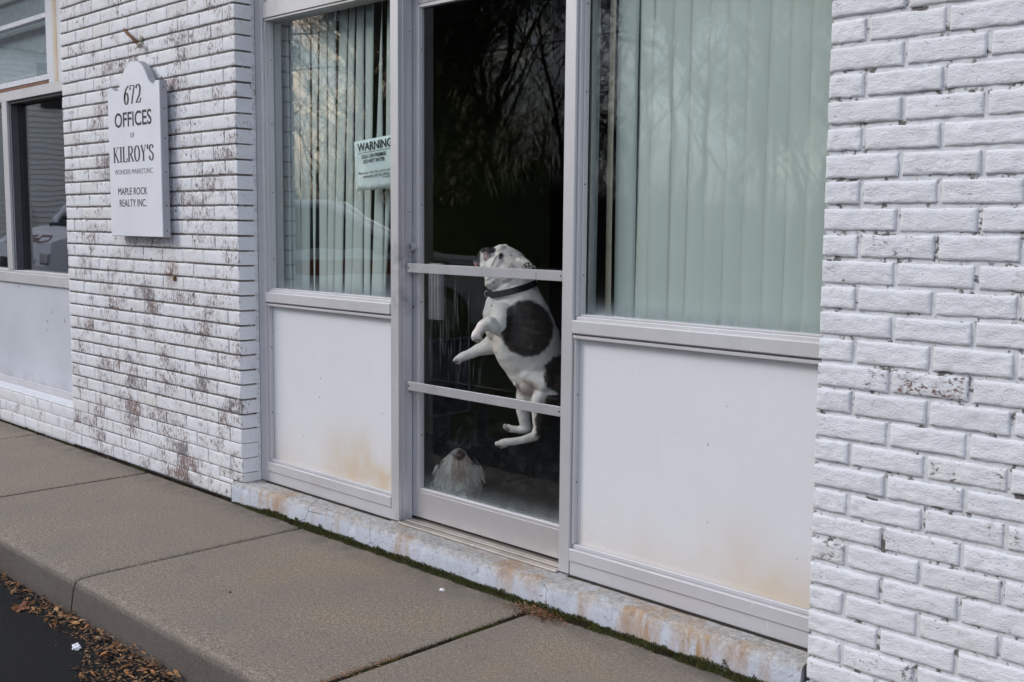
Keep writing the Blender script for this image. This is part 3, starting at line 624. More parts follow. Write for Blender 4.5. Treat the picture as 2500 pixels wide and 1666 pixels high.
# warning notice on the inside of the glass
PY=.1602; tlp=at(864,347,PY); 
nt=thing('warning_notice','pale paper taped inside the left window reading WARNING dog on premise','notice',(tlp.x,PY,tlp.z))
rot=R(4.0); PW,PH=.30,.200
def NP(a,b,d=0): return Vector((tlp.x+a*math.cos(rot)+b*math.sin(rot),PY+d,tlp.z+a*math.sin(rot)-b*math.cos(rot)))
vs=[];fs=[]
for j in range(9):
    for i in range(13):
        a=PW*i/12;b=PH*j/8; sag=.010*math.sin(math.pi*i/12)*(j/8)**2; vs.append(NP(a,b+sag*.6,.0005+.010*(j/8)**2*abs(math.sin(2.2*i/12))))
for j in range(8):
    for i in range(12): k=j*13+i; fs.append((k,k+1,k+14,k+13))
o=mesh_obj('sheet',vs,fs,M['paper'],nt,True); md=o.modifiers.new('thickness','SOLIDIFY'); md.thickness=.0002
def NL(txt,a0,a1,b0,b1,bold=0,mat='pink'):
    text_mesh(txt,tlp.x+a0,tlp.x+a1,tlp.z-b1,tlp.z-b0,PY-.0006,M[mat],'lettering',nt,bold,.0002,rot,(tlp.x,tlp.z))
NL('WARNING',.022,.246,.010,.045,.03); NL('DOG ON PREMISE',.048,.206,.060,.075,.016); NL('DO NOT ENTER',.058,.196,.080,.095,.016)
NL('Please go into the store and have',.020,.268,.128,.139,.012); NL('someone call the office.',.048,.226,.142,.153,.012); NL('Thank you',.178,.250,.157,.166,.012)
m=MB(); m.prism([(.024,.0505),(.27,.0505),(.27,.0520),(.024,.0520)],lambda a,b,d:NP(a,b,-.0006+d),0,.0002); m.build('underline',M['pink'],nt)
# ------------------------------------------------------------------ far left bay
FB=.10
fb_=thing('bay_window','far left window bay with grey pane, mullion, upper sash and white panel','window',(-2.9,FB,.2))
m=MB(); m.box(-8,-1.83,FB,.19,2.030,2.088); m.build('header',M['aluw'],fb_)
m=MB(); m.box(-8,-1.83,FB-.005,.19,.888,.952,.003); m.box(-8,-1.83,FB+.006,.19,.953,.966,.002); m.build('sill',M['aluw'],fb_)
for xx in (-2.972,-4.4,-5.8): m=MB(); m.box(xx,xx+.082,FB-.001,.19,.9665,2.0295); m.box(xx+.0825,xx+.092,FB+.015,.165,.9665,2.0295,.001); m.build('mullion',M['alu'],fb_); m=MB(); m.box(xx+.0925,xx+.097,FB+.02,.165,.967,2.029,.0005); m.box(xx+.0826,xx+.0835+.0095,FB+.0142,FB+.0148,.967,2.029,.0001); m.build('jamb_shading',simple('shaded jamb side',(.07,.072,.082),.6),fb_)  # dark strip puts the shading of the mullion's side face into its colour
m=MB(); m.box(-2.05,-1.83,FB+.01,.19,.9665,2.0295); m.build('jamb',M['alu'],fb_)
for xa,xb in ((-2.879,-2.051),(-4.317,-2.973),(-5.7,-4.401)): m=MB(); m.box(xa,xb,.166,.172,.967,2.029,.0005); m.build('pane',glass_mat('grey pane',(.55,.57,.58),0,False,.9) if xa==-2.879 else bpy.data.materials['grey pane'],fb_)
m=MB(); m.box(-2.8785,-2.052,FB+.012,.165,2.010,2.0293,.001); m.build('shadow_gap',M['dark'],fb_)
t=NT('far panel enamel'); P=t.pos(); c=t.mix(t.rng(t.noise(P,2.5,4),.35,.7),(.64,.66,.71),(.56,.58,.63)); X,Y,Z=t.sep(P)
dt=t.math('MULTIPLY',t.rng(Z,.34,.20,0,.7),t.rng(t.noise(P,6,4),.4,.65)); c=t.mix(dt,c,(.22,.20,.20)); c=t.mix(t.rng(t.noise(P,16,1),.76,.78,0,.7),c,(.25,.2,.16))
m=MB(); m.box(-8,-1.83,FB+.012,.16,.19,.8875); m.build('spandrel_panel',t.fin(c,.45),fb_)
m=MB(); m.box(-8,-1.83,FB-.001,FB+.011,.190,.215,.002); m.box(-8,-1.83,FB+.003,FB+.0115,.2155,.262,.002); m.build('bottom_rail',M['aluw'],fb_)
# upper part: rusty board line, sash, casing
m=MB(); m.box(-8,-2.235,FB+.004,.15,2.0885,2.108); m.build('rusty_strip',simple('peeling brown wood',(.22,.12,.085),.85,0,.4,40,.8,.002),fb_)
t=NT('casing with rust run'); P=t.pos(); X,Y,Z=t.sep(P); g=t.rng(t.math('ABSOLUTE',t.math('SUBTRACT',X,-2.125)),.055,.008); g=t.math('MULTIPLY',g,t.rng(t.noise(t.scl(P,(1,1,.12)),30,3),.25,.6,.35,.9)); c=t.mix(g,(.68,.69,.73),(.58,.43,.24)); c=t.mix(t.rng(t.math('ABSOLUTE',t.math('SUBTRACT',X,-2.105)),.006,.002,0,.6),c,(.30,.17,.08))
m=MB(); m.box(-2.232,-1.83,FB+.002,.15,2.0885,3.1); m.build('casing',t.fin(c,.6),fb_)
us=thing('upper_sash_window','white framed double sash above the brown strip in the top left corner','window',(-3.0,FB,2.1))
white=simple('white painted sash',(.70,.71,.75),.5); 
for z0,z1,xr_ in ((2.112,2.145,0),(2.472,2.500,0),(2.95,3.0,0)): m=MB(); m.box(-4.4,-2.237,FB+.006,.15,z0,z1); m.build('rail',white,us)
for xa,xb in ((-2.262,-2.237),(-4.4,-4.37)):
    m=MB(); m.box(xa,xb,FB+.005,.15,2.1455,2.4715); m.box(xa,xb,FB+.005,.15,2.5005,2.9495); m.build('stile',white,us)
for z0,z1,yy in ((2.146,2.471,.135),(2.501,2.949,.125)): m=MB(); m.box(-4.369,-2.263,yy,yy+.005,z0,z1,.0005); m.build('pane',M['glassL'],us)
m=MB(); m.box(-4.369,-2.263,.143,.150,2.16,2.18); m.box(-4.369,-2.263,.143,.150,2.44,2.45); m.build('inner_screen_bar',simple('screen bar',(.45,.47,.5),.5),us)
m=MB(); m.box(-4.369,-2.263,.19,.20,2.14,2.95); m.build('shade',simple('shade with sky reflection',(.42,.47,.53),.8),us)  # shade colour lightened: the panes' sky reflection is painted into it

# small ironwork on the left pier
t=thing('rusty_bracket','rusty bent iron rod stub flaking out of the brick above the sign','bracket',tuple(at(310,90,-.01)))
a=at(303,72,0);b=at(322,92,-.035);c=at(338,108,-.03);d=at(344,95,-.006)
m=MB(); m.tube([a,(a+b)/2+Vector((0,-.004,0)),b,c],[.006,.008,.007,.009],8); m.build('rod',M['rust'],t,smooth=True)
m=MB(); m.blob(c+Vector((0,.004,-.004)),.016,.014,.013,3,.5); m.blob(d,.012,.008,.016,3,.5); m.build('socket',simple('flaking socket',(.50,.46,.38),.8,0,.5,90,.9,.003),t,smooth=True)
t=thing('rusty_anchor','small rusted bolt bleeding orange onto the lower brick pier','bolt',tuple(at(428,676,0)))
p=at(428,678,0); m=MB(); m.disc(p,.010,(0,-1,0),.010,10,.007); m.blob(p+Vector((0,-.004,-.006)),.013,.006,.012,2,.4); m.build('bolt',M['rust'],t,smooth=True)
# ------------------------------------------------------------------ moss, litter, leaves
def tint_mat(name,rough=.8,bump=0):
    t=NT(name); a=t.n('ShaderNodeAttribute',attribute_name='tint'); c=t.mix(t.rng(t.noise(t.pos(),90,3),.3,.7,0,.2),a.outputs['Color'],(.02,.015,.01)); return t.fin(c,rough)
TM=tint_mat('moss and leaf tints'); HAIR=tint_mat('hair tints',.55)
def scatter(name,kindlabel,gen,mat=TM):
    vs=[];fs=[];cs=[]
    for v,f,c in gen:
        n=len(vs); vs+=v; fs+=[tuple(i+n for i in q) for q in f]; cs+=[c]*len(v)
    return tag(mesh_obj(name,vs,fs,mat,None,False,cs),kind='stuff',label=kindlabel)
r2=random.Random(11)
def blade(p,h,w,lean=.5):
    an=r2.uniform(0,6.28); dx,dy=math.cos(an)*w/2,math.sin(an)*w/2; lx,ly=r2.uniform(-lean,lean)*h,r2.uniform(-lean,lean)*h
    return [Vector((p[0]-dx,p[1]-dy,p[2])),Vector((p[0]+dx,p[1]+dy,p[2])),Vector((p[0]+dx*.5+lx*.5,p[1]+dy*.5+ly*.5,p[2]+h*.6)),Vector((p[0]+lx,p[1]+ly,p[2]+h))],[(0,1,2),(0,2,3)]
GREENS=[(.085,.095,.014),(.060,.070,.012),(.11,.115,.018),(.042,.046,.010),(.08,.062,.016)]
BROWNS=[(.05,.03,.016),(.03,.02,.013),(.09,.05,.025),(.02,.016,.012)]
def moss():
    for i in range(26000):       # foot of the step
        x=r2.uniform(-.06,2.87); e=.5+.5*noise.noise(Vector((x*4.2,1,0)))+.3*noise.noise(Vector((x*17,2,0))); e*=min(1,(x+.15)/.5)
        if r2.random()>e*1.35: continue
        s=r2.random()**1.4; y=-.010-.040*s*(.5+.5*e); h=(.006+.026*e*(1-s)**.7)*r2.uniform(.5,1.3); col=r2.choice(GREENS if noise.noise(Vector((x*6,5,0)))>-.25 else GREENS[3:]+BROWNS)
        v,f=blade((x,y,-.003),h,.0035,.35); yield v,f,col
    for i in range(11000):        # tongues climbing the painted face
        x=r2.uniform(.2,2.87); e=noise.noise(Vector((x*23,9,0)))+.5*noise.noise(Vector((x*60,4,0)))
        H=.012+.020*max(0,noise.noise(Vector((x*8,9,3)))+.2)+.030*max(0,e)**1.5
        z=H*r2.random()**1.6; v,f=blade((x,-.0135-r2.random()*.006,z),.008,.0035,.5); yield v,f,r2.choice(GREENS+GREENS[:3]+BROWNS[1:2])
    for i in range(4200):        # foot of the left brick
        x=r2.uniform(-3.6,-.05); e=.5+.5*noise.noise(Vector((x*3.5,7,0)))
        s=r2.random(); v,f=blade((x,.000-.032*s*(.4+e),-.004),.004+.009*e*(1-s),.004,.6); yield v,f,r2.choice(BROWNS+GREENS[3:] if e<.65 else GREENS)
    for i in range(2600):        # joint with moss
        y=r2.uniform(-1.0,-.02); k=min(1,.35+(y+1)*.9); x=1.88+r2.gauss(0,.0045); v,f=blade((x,y,-.006),.008*k+.002,.003,.6); yield v,f,r2.choice(GREENS if noise.noise(Vector((y*5,3,0)))>0 else BROWNS)
    for i in range(1500):
        y=r2.uniform(-1.0,-.02); x=-.886+r2.gauss(0,.003); v,f=blade((x,y,-.008),.007,.003,.5); yield v,f,r2.choice(GREENS[2:4]+BROWNS[:2] if y<-.45 else BROWNS)
scatter('moss','green moss growing along the foot of the wall and in the pavement joints',moss())
mb=MB()
for i in range(190):
    x=-.05+2.92*i/189; e=.5+.5*noise.noise(Vector((x*4.2,1,0))); mb.blob((x,-.018,-.004),.012,.012+.008*e,.006+.007*e,1,.5)
tag(mb.build('moss_cushion',simple('moss bed',(.030,.034,.009),.95,0,.4,90,.9,.004)),kind='stuff',label='low cushions of dark moss at the foot of the step')
def leafbit(p,s,col,curl=.35,upz=.3):
    an=r2.uniform(0,6.28); ax=Vector((math.cos(an),math.sin(an),r2.uniform(-upz,upz))).normalized(); b=Vector((0,0,1)).cross(ax).normalized(); b=(b+Vector((0,0,r2.uniform(-upz*2,upz*2)))).normalized(); n=ax.cross(b)
    w=s*r2.uniform(.10,.42); pts=[p-ax*s*.5,p-ax*s*.15+b*w*.5+n*s*curl*r2.random()*.4,p+ax*s*.2+b*w*.35+n*s*curl*r2.random()*.4,p+ax*s*.5,p+ax*s*.15-b*w*.5+n*s*curl*r2.random()*.4,p-ax*s*.2-b*w*.4+n*s*curl*r2.random()*.3,p+n*s*curl*.2]
    return pts,[(0,1,6),(1,2,6),(2,3,6),(3,4,6),(4,5,6),(5,0,6)],(lambda k:tuple(c*k for c in col))(r2.uniform(.6,1.3))
LEAVES=[(.34,.15,.05),(.22,.095,.035),(.40,.20,.08),(.11,.055,.027),(.33,.20,.10),(.06,.034,.02)]
def gutter():
    for i in range(10000):
        x=r2.uniform(-3,2.2); e=.5+.5*noise.noise(Vector((x*2.6,4,0)))+.25*noise.noise(Vector((x*9,6,0))); pile=math.exp(-((x-1.08)/.17)**2)+.35*math.exp(-((x-.55)/.2)**2)+.5*math.exp(-((x-1.5)/.25)**2); w=.03+.05*e+.16*pile
        if r2.random()>.14+.34*e+.6*pile: continue
        s=r2.random()**1.3; y=-1.028-w*s; z=-WH+.004+(.012+.030*pile)*(1-s)*r2.random(); yield leafbit(Vector((x,y,z)),(r2.uniform(.006,.018) if r2.random()<.85 else r2.uniform(.02,.038))*(1+.6*pile*r2.random()),r2.choice(LEAVES))
    for i in range(120):
        x=r2.uniform(-1,2); y=-1.05-r2.random()*.55; yield leafbit(Vector((x,y,-WH+.006)),r2.uniform(.003,.010),r2.choice(LEAVES[2:5]),.1,.1)
    for i in range(900):         # litter where the moss joint meets the step
        x=1.93+r2.gauss(0,.055); y=-.045+r2.gauss(0,.022)-abs(x-1.93)*.1
        if y>-.014: continue
        yield leafbit(Vector((x,y,.002+r2.random()*.010)),r2.uniform(.004,.016),r2.choice(LEAVES[:2]+LEAVES[3:4]+LEAVES[5:]+[(.2,.07,.03)]))
    for i in range(420):
        y=r2.uniform(-1.0,-.6); x=1.875+r2.gauss(0,.010); yield leafbit(Vector((x,y,.001+r2.random()*.005)),r2.uniform(.004,.012),r2.choice(LEAVES[:4]))
    for i in range(120):         # pale chips along the left brick foot
        x=r2.uniform(-3.2,-1.3) if i<190 else r2.uniform(-.12,-.02); y=-.012-r2.random()*.03; yield leafbit(Vector((x,y,.004)),r2.uniform(.006,.018),r2.choice([(.5,.47,.42),(.36,.27,.16),(.2,.16,.12)]),.3,.4)
    for i in range(60):
        p=Vector((1.87+r2.gauss(0,.05),-.07+r2.gauss(0,.015),.008)); q=p+Vector((r2.uniform(-.05,.05),r2.uniform(-.03,.03),r2.uniform(0,.012))); n=Vector((.0006,0,.0006)); yield [p-n,p+n,q+n,q-n],[(0,1,2,3)],(.36,.24,.14)
scatter('leaf_litter','brown crumbled leaves and needles gathered in the gutter and joints',gutter())
def oak_leaf(name,label,c,s,rz,col):
    out=[(0,-.5),(.05,-.38),(.20,-.36),(.12,-.22),(.34,-.16),(.38,0),(.20,.0),(.26,.16),(.42,.26),(.22,.28),(.14,.40),(.0,.52),(-.12,.38),(-.26,.36),(-.40,.20),(-.20,.12),(-.36,-.04),(-.34,-.18),(-.14,-.20),(-.2,-.36),(-.05,-.38)]
    vs=[Vector((0,0,0.02))]; cs,sn=math.cos(rz),math.sin(rz)
    for a,b in out:
        vs.append(Vector((a,b,.22*abs(a)**1.2+.10*math.sin(b*7)+.06*math.sin(a*11))))
    vv=[Vector((c[0]+(q.x*cs-q.y*sn)*s,c[1]+(q.x*sn+q.y*cs)*s,c[2]+.006+q.z*s)) for q in vs]
    m=MB(); m.add(vv,[(0,i+1,(i+1)%len(out)+1) for i in range(len(out))]); o=m.build(name,simple(name+' brown',col,.75,0,.4,50,.6,.002),fix=False)
    md=o.modifiers.new('thickness','SOLIDIFY'); md.thickness=.0008
    st=MB(); return o
p=atz(50,1487,-WH); tag(oak_leaf('dry_leaf','', (p.x,p.y,-WH),.085,1.2,(.20,.075,.03)),'curled reddish brown oak leaf lying on the asphalt at the far left','leaf')
def crumple(name,label,c,rx,ry,rz,mat):
    m=MB(); bm=bmesh.new(); bmesh.ops.create_icosphere(bm,subdivisions=3,radius=1); c=Vector(c); vs=[]
    for v in bm.verts:
        k=1+.55*noise.noise(v.co*2.1+c*9)+.25*noise.noise(v.co*6+c*9); vs.append(c+Vector((v.co.x*rx*k,v.co.y*ry*k,max(-.3,v.co.z)*rz*k+rz*.35)))
    m.add(vs,[tuple(v.index for v in f.verts) for f in bm.faces]); bm.free(); return tag(m.build(name,mat),label,'litter')
wp=simple('white tissue',(.80,.79,.83),.8,0,.05,60,.5,.002)
p=atz(187,1584,-WH); crumple('crumpled_tissue','crumpled white tissue lying on the black asphalt by the leaf pile',(p.x,p.y,-WH),.020,.013,.012,wp)
p=atz(1080,1442,0); crumple('paint_chip','small white chip on the pavement beside the mossy step',(p.x,p.y,0),.012,.007,.005,wp)
p=atz(562,1447,0); crumple('dark_gum_spot','tiny dark lump alone in the middle of the pavement',(p.x,p.y,0),.004,.004,.003,M['screw'])

# ------------------------------------------------------------------ dogs
def remesh(mb,vox,smooth,name,mat,parent,colfn=None,disp=None):
    o=mesh_obj(name,mb.v,mb.f,None); md=o.modifiers.new('r','REMESH'); md.mode='VOXEL'; md.voxel_size=vox
    sm=o.modifiers.new('s','SMOOTH'); sm.factor=.5; sm.iterations=smooth
    dg=bpy.context.evaluated_depsgraph_get(); dg.update(); me=bpy.data.meshes.new_from_object(o.evaluated_get(dg)); bpy.data.objects.remove(o)
    vs=[v.co.copy() for v in me.vertices]; ns=[v.normal.copy() for v in me.vertices]; fs=[tuple(p.vertices) for p in me.polygons]; bpy.data.meshes.remove(me)
    if disp: vs=[v+n*disp(v) for v,n in zip(vs,ns)]
    return mesh_obj(name,vs,fs,mat,parent,True,[colfn(v) for v in vs] if colfn else None)
K=1.587e-3; D0=4.22
def dp(u,v,d=0): return atd(u,v,D0+d)
def inv(p,D):
    q=p-CAM; z=q.dot(CF); return 1250+FPX*q.dot(CR)/z,833-FPX*q.dot(CU)/z,z-D
def limb(mb,pts,k,fn,sub=5):
    for (a,b) in zip(pts[:-1],pts[1:]):
        for i in range(sub+1):
            t=i/sub; q=[a[j]+(b[j]-a[j])*t for j in range(4)]; mb.blob(fn(q[0],q[1],q[2]),q[3]*k,seg=3 if q[3]>14 else 2)
bd=thing('bulldog','white bulldog with a big dark brindle saddle patch leaping upright behind the glass door','dog',tuple(dp(1290,1085,0)))
b=MB()
limb(b,[(1258,722,0,57),(1270,775,.0,74),(1286,838,0,84),(1310,895,.01,72),(1330,945,.02,55)],K,dp)
limb(b,[(1258,722,0,57),(1256,700,0,55),(1262,678,.0,49),(1246,648,0,40)],K,dp)
limb(b,[(1246,648,0,40),(1234,634,-.004,34),(1222,620,-.004,22)],K,dp)
b.blob(dp(1213,652,-.045),26*K); b.blob(dp(1209,678,-.035),28*K); b.blob(dp(1204,690,.0),22*K); b.blob(dp(1236,668,-.05),30*K)
limb(b,[(1194,618,-.022,13),(1190,630,-.03,15),(1193,644,-.03,15),(1202,660,-.03,16)],K,dp); limb(b,[(1183,616,.04,11),(1176,628,.045,12),(1178,640,.045,11)],K,dp)
limb(b,[(1190,612,.005,9),(1205,615,.0,11)],K,dp); limb(b,[(1161,641,.005,7),(1168,645,.0,10),(1186,662,0,17)],K,dp)
b.blob(dp(1222,609,-.03),13*K); b.blob(dp(1232,606,.012),12*K)
limb(b,[(1272,636,-.050,11),(1284,643,-.062,10),(1295,650,-.068,7.5),(1306,656,-.066,4)],K,dp)
limb(b,[(1207,740,-.02,22),(1205,765,-.03,26),(1216,800,-.01,34)],K,dp)
# near fore leg, elbow pointing back, paw hanging
limb(b,[(1226,768,-.085,30),(1222,792,-.100,27),(1229,816,-.118,11),(1234,828,-.125,5)],K,dp)
limb(b,[(1226,816,-.12,9),(1208,800,-.13,16),(1194,789,-.135,17),(1183,794,-.135,15),(1172,806,-.135,13),(1164,817,-.133,13),(1160,823,-.132,10)],K,dp)
for i,(u,v) in enumerate(((1156,821),(1159,828),(1166,831),(1173,828))): b.blob(dp(u,v,-.146+.010*i),6.6*K)
# far fore leg stretched towards the glass
limb(b,[(1212,835,.03,28),(1190,848,.045,20),(1165,856,.05,15),(1141,867,.05,12),(1126,874,.05,11.5),(1118,878,.05,10.5)],K,dp)
for i,(u,v) in enumerate(((1112,877),(1111,881),(1116,884),(1122,885))): b.blob(dp(u-1,v+1,.036+.009*i),6*K)
# near hind leg
limb(b,[(1352,950,-.05,36),(1325,966,-.075,23),(1312,982,-.085,17),(1314,1015,-.08,15),(1315,1045,-.075,14),(1306,1066,-.075,12),(1275,1075,-.08,10.5),(1245,1079,-.082,10.5),(1226,1082,-.082,10)],K,dp)
for i,(u,v) in enumerate(((1213,1083),(1217,1087),(1225,1090),(1234,1090))): b.blob(dp(u,v,-.090+.008*i),5.2*K)
# far hind leg
limb(b,[(1290,955,.05,30),(1278,1000,.06,19),(1281,1028,.068,15),(1288,1046,.07,13),(1268,1050,.07,10),(1248,1048,.07,9.5),(1240,1044,.07,9)],K,dp)
for i,(u,v) in enumerate(((1232,1038),(1231,1043),(1235,1048),(1241,1051))): b.blob(dp(u,v,.058+.008*i),4.8*K)
b.blob(dp(1257,938,-.03),5*K,seg=2); b.blob(dp(1288,945,-.05),20*K)
limb(b,[(1290,915,-.075,20),(1330,935,-.085,26)],K,dp)
def ell(u,v,cu,cv,ru,rv,rot=0):
    a=R(rot); x=(u-cu)*math.cos(a)+(v-cv)*math.sin(a); y=-(u-cu)*math.sin(a)+(v-cv)*math.cos(a); return (x/ru)**2+(y/rv)**2
def sst(x,a,b): t=min(1,max(0,(x-a)/(b-a))); return t*t*(3-2*t)
def lerp(a,b,t): return tuple(x+(y-x)*t for x,y in zip(a,b))
def bcol(p):
    u,v,d=inv(p,D0); n=noise.noise(p*55)*.10+noise.noise(p*140)*.05
    c=(.74,.70,.66); pinkn=sst(noise.noise(p*9),.1,.5); c=lerp(c,(.66,.55,.51),pinkn*.5)
    # bare pinkish belly and groin
    g=1-sst(ell(u,v,1285,950,34,22)+n*2,.3,1.1); c=lerp(c,(.36,.25,.22),g*.75)
    br=lerp((.022,.017,.015),(.085,.050,.032),sst(noise.noise(Vector((p.x*24,p.y*24,p.z*60)))+.4*noise.noise(p*90),.10,.6)*.7)
    if d<.03:
        e=ell(u,v,1286,803,66,71,-10)+n*.9; k=1-sst(e,.86,1.08)
        arm=(-.16<d<-.075) and (v-772)*.9+(u-1226)*1.0<34 and u<1236   # the foreleg stays white over the saddle
        if arm: k=0
        c=lerp(c,br,k)
    e=ell(u,v,1385,915,58,52,0)+n*2; c=lerp(c,br,(1-sst(e,.85,1.15)))
    if v>985 and u>1300 and d<.0: c=lerp(c,br,sst(u+n*60-(v-985)*.02,1303,1310)*(1-sst(v,1060,1072)))
    elif v>965 and u>1322 and d<0: c=lerp(c,br,sst(u+n*50,1326,1336))
    # face
    if v<705:
        k=1-sst(ell(u,v,1191,611,21,9.5)+n*1.2,.8,1.12); c=lerp(c,(.030,.027,.027),k)
        k=1-sst(ell(u,v,1223,625,7.5,9.5,15)+n,.5,1.15); c=lerp(c,(.045,.04,.038),k*.93 if d<0 else 0)
        k=1-sst(ell(u,v,1186,627,8,12)+n*2,.5,1.2); c=lerp(c,(.34,.21,.19),k*.8)
        k=1-sst(ell(u,v,1196,625,5,8)+n*3,.3,1.); c=lerp(c,(.12,.10,.10),k*.7)
        for cu,cv in ((1183,622),(1185,634),(1190,622)): c=lerp(c,(.09,.07,.07),(1-sst(ell(u,v,cu,cv,3.2,2.6),.4,1.2))*.8)
        # stain running from the eye to the lip
        t=min(1,max(0,((u-1213)*(-12)+(v-625)*24)/(144+576.))); dx=u-(1213-12*t); dy=v-(625+24*t); c=lerp(c,(.075,.035,.018),(1-sst(math.hypot(dx,dy),.8,2.2))*.95)
        if u<1172: c=lerp((.045,.042,.042),(.42,.20,.19),sst(v,640,645)*(1-sst(u,1161,1167)))
        e=sst(noise.noise(p*95),-.02,.22); c=lerp(c,(.045,.035,.032),(1-sst(ell(u,v,1292,652,20,13),.5,1.1))*e)
        e=sst(noise.noise(p*120),.18,.4); c=lerp(c,(.07,.06,.06),(1-sst(ell(u,v,1262,625,20,12,35),.6,1.2))*e)
        c=lerp(c,(.10,.08,.08),(1-sst(ell(u,v,1206,691,3.2,3.2),.4,1.2))*.85)
    for cu,cv,rr in ((1200,747,2.6),(1196,757,1.6),(1211,862,2.2),(1196,870,1.5)): c=lerp(c,(.14,.11,.11),(1-sst(ell(u,v,cu,cv,rr,rr),.4,1.2))*.8)
    # pads and soles
    if ell(u,v,1112,884,8,3.5)<1 or ell(u,v,1218,1091,9,3)<1 or ell(u,v,1238,1050,7,8,30)<.8 or ell(u,v,1163,831,9,3)<1: c=lerp(c,(.10,.065,.055),.75)
    if ell(u,v,1180,817,7,8)<1 and d<-.1: c=lerp(c,(.16,.13,.12),.6)
    return (*c,1)
tf=NT('short dog fur'); a=tf.n('ShaderNodeAttribute',attribute_name='tint'); tf.p.inputs['Sheen Weight'].default_value=0
furm=tf.fin(a.outputs['Color'],.7,0,tf.bump(tf.noise(tf.scl(tf.pos(),(1,1,.4)),420,3),.5,.0015,tf.bump(tf.noise(tf.pos(),28,3),.35,.004)))
def wr(v):
    u,w,d=inv(v,D0); k=0
    if 655<w<712 and u<1260: k+=-.0022*max(0,math.sin((w*1.0+(u-1180)*.55)*.42))  # jowl folds
    return k+.0012*noise.noise(v*55)+.0030*noise.noise(Vector((v.x*20,v.y*20,v.z*30)))
body=remesh(b,.0042,5,'body',furm,bd,bcol,wr)
e=MB(); e.blob(dp(1222.5,624,-.0505),5.2*K,seg=3); eye=e.build('eye',simple('dark wet eye',(.008,.006,.006),.06),bd,smooth=True)
e=MB(); e.tube([dp(1222.5+4.6*math.cos(t),624+4.2*math.sin(t),-.0565) for t in [i*2*math.pi/16 for i in range(17)]],.6*K,6,False); e.build('eyelid',simple('grey eye rim',(.16,.15,.15),.4),bd,smooth=True)
e=MB(); e.blob(dp(1189,608,-.006),8*K,7*K,5*K,seg=3); e.blob(dp(1183,611,-.012),3.5*K); e.build('nose',simple('black nose',(.012,.011,.012),.3),bd,smooth=True)
# collar
cen=dp(1250,703,.0); ax=(dp(1307,688,0)-dp(1193,717,0))/2; bx=(dp(1250,711,-.096)-dp(1250,695,.096))/2; nrm=ax.cross(bx).normalized()
if nrm.z<0: nrm=-nrm
vs=[];fs=[]; n=48
for i in range(n):
    t=2*math.pi*i/n; o_=ax*math.cos(t)+bx*math.sin(t)
    for s,h in ((1.0,-8),(1.04,-7.4),(1.04,7.4),(1.0,8)): vs.append(cen+o_*s*1.03+nrm*h*K)
for i in range(n):
    for j in range(4): fs.append((i*4+j,i*4+(j+1)%4,((i+1)%n)*4+(j+1)%4,((i+1)%n)*4+j))
m=MB(); m.add(vs,fs); cl=m.build('collar',simple('black nylon collar',(.013,.013,.014),.55,0,.2,200),bd)
c0=dp(1189,718,-.01); m=MB(); m.tube([c0+CR*(7*K*math.cos(t))*.8+CU*(7.5*K*math.sin(t)) for t in [R(60)+i*R(250)/18 for i in range(19)]],1.0*K,7); m.build('ring',M['steel'],cl,smooth=True)
# claws and whiskers
cm_=simple('horn claw',(.22,.18,.15),.4)
for u,v,d in ((1109,883,.045),(1112,887,.052),(1117,888,.06),(1209,1086,-.085),(1214,1091,-.08),(1222,1094,-.073),(1228,1038,.058),(1228,1046,.064)):
    m=MB(); m.tube([dp(u+3,v-1,d),dp(u-1,v+1.5,d)],[1.6*K,.4*K],6); m.build('claw',cm_,bd,smooth=True)

# long haired little dog
D1=4.44; K1=D1/FPX
def sp_(u,v,d=0): return atd(u,v,D1+d)
ld=thing('terrier','small shaggy off-white long-haired dog looking up from the floor behind the door','dog',tuple(sp_(1125,1235,0)))
b=MB(); limb(b,[(1118,1120,0,25),(1116,1140,.01,27)],K1,sp_); limb(b,[(1119,1110,-.03,16),(1121,1106,-.062,9)],K1,sp_); limb(b,[(1112,1160,.03,28),(1130,1180,.08,30),(1150,1185,.20,30),(1160,1175,.28,26)],K1,sp_)
limb(b,[(1095,1180,.0,12),(1092,1235,-.01,9)],K1,sp_); limb(b,[(1130,1185,.0,12),(1132,1240,-.01,9)],K1,sp_)
def lcol(p):
    u,v,d=inv(p,D1); c=(.55,.51,.45); c=lerp(c,(.20,.12,.09),(1-sst(ell(u,v,1122,1118,14,22),.5,1.2))); return (*c,1)
remesh(b,.005,3,'body',furm,ld,lcol)
m=MB(); m.blob(sp_(1121,1104,-.072),6.5*K1,5*K1,5*K1,2); m.build('nose',simple('small black nose',(.012,.011,.012),.35),ld,smooth=True)
m=MB(); m.blob(sp_(1123,1117,-.062),8.5*K1,6*K1,7*K1,2); m.build('mouth',simple('dark open mouth',(.035,.014,.012),.6),ld,smooth=True)
r3=random.Random(5)
def strand(p,dirv,length,w,col,grav=.5,seg=6,wave=.2):
    pts=[p.copy()]; d=dirv.normalized(); st=length/seg
    for i in range(seg):
        d=(d+Vector((0,0,-grav))*(1/seg)*2.2+Vector((r3.gauss(0,wave),r3.gauss(0,wave),r3.gauss(0,wave)))*.25).normalized(); pts.append(pts[-1]+d*st)
    side=CF.cross(pts[-1]-pts[0]); side=side.normalized() if side.length>1e-6 else CR
    vs=[];fs=[]
    for i,q in enumerate(pts):
        ww=w*(1-i/seg)**.6*.5+.00015; vs+=[q-side*ww,q+side*ww]
    for i in range(seg): fs.append((2*i,2*i+1,2*i+3,2*i+2))
    return vs,fs,col
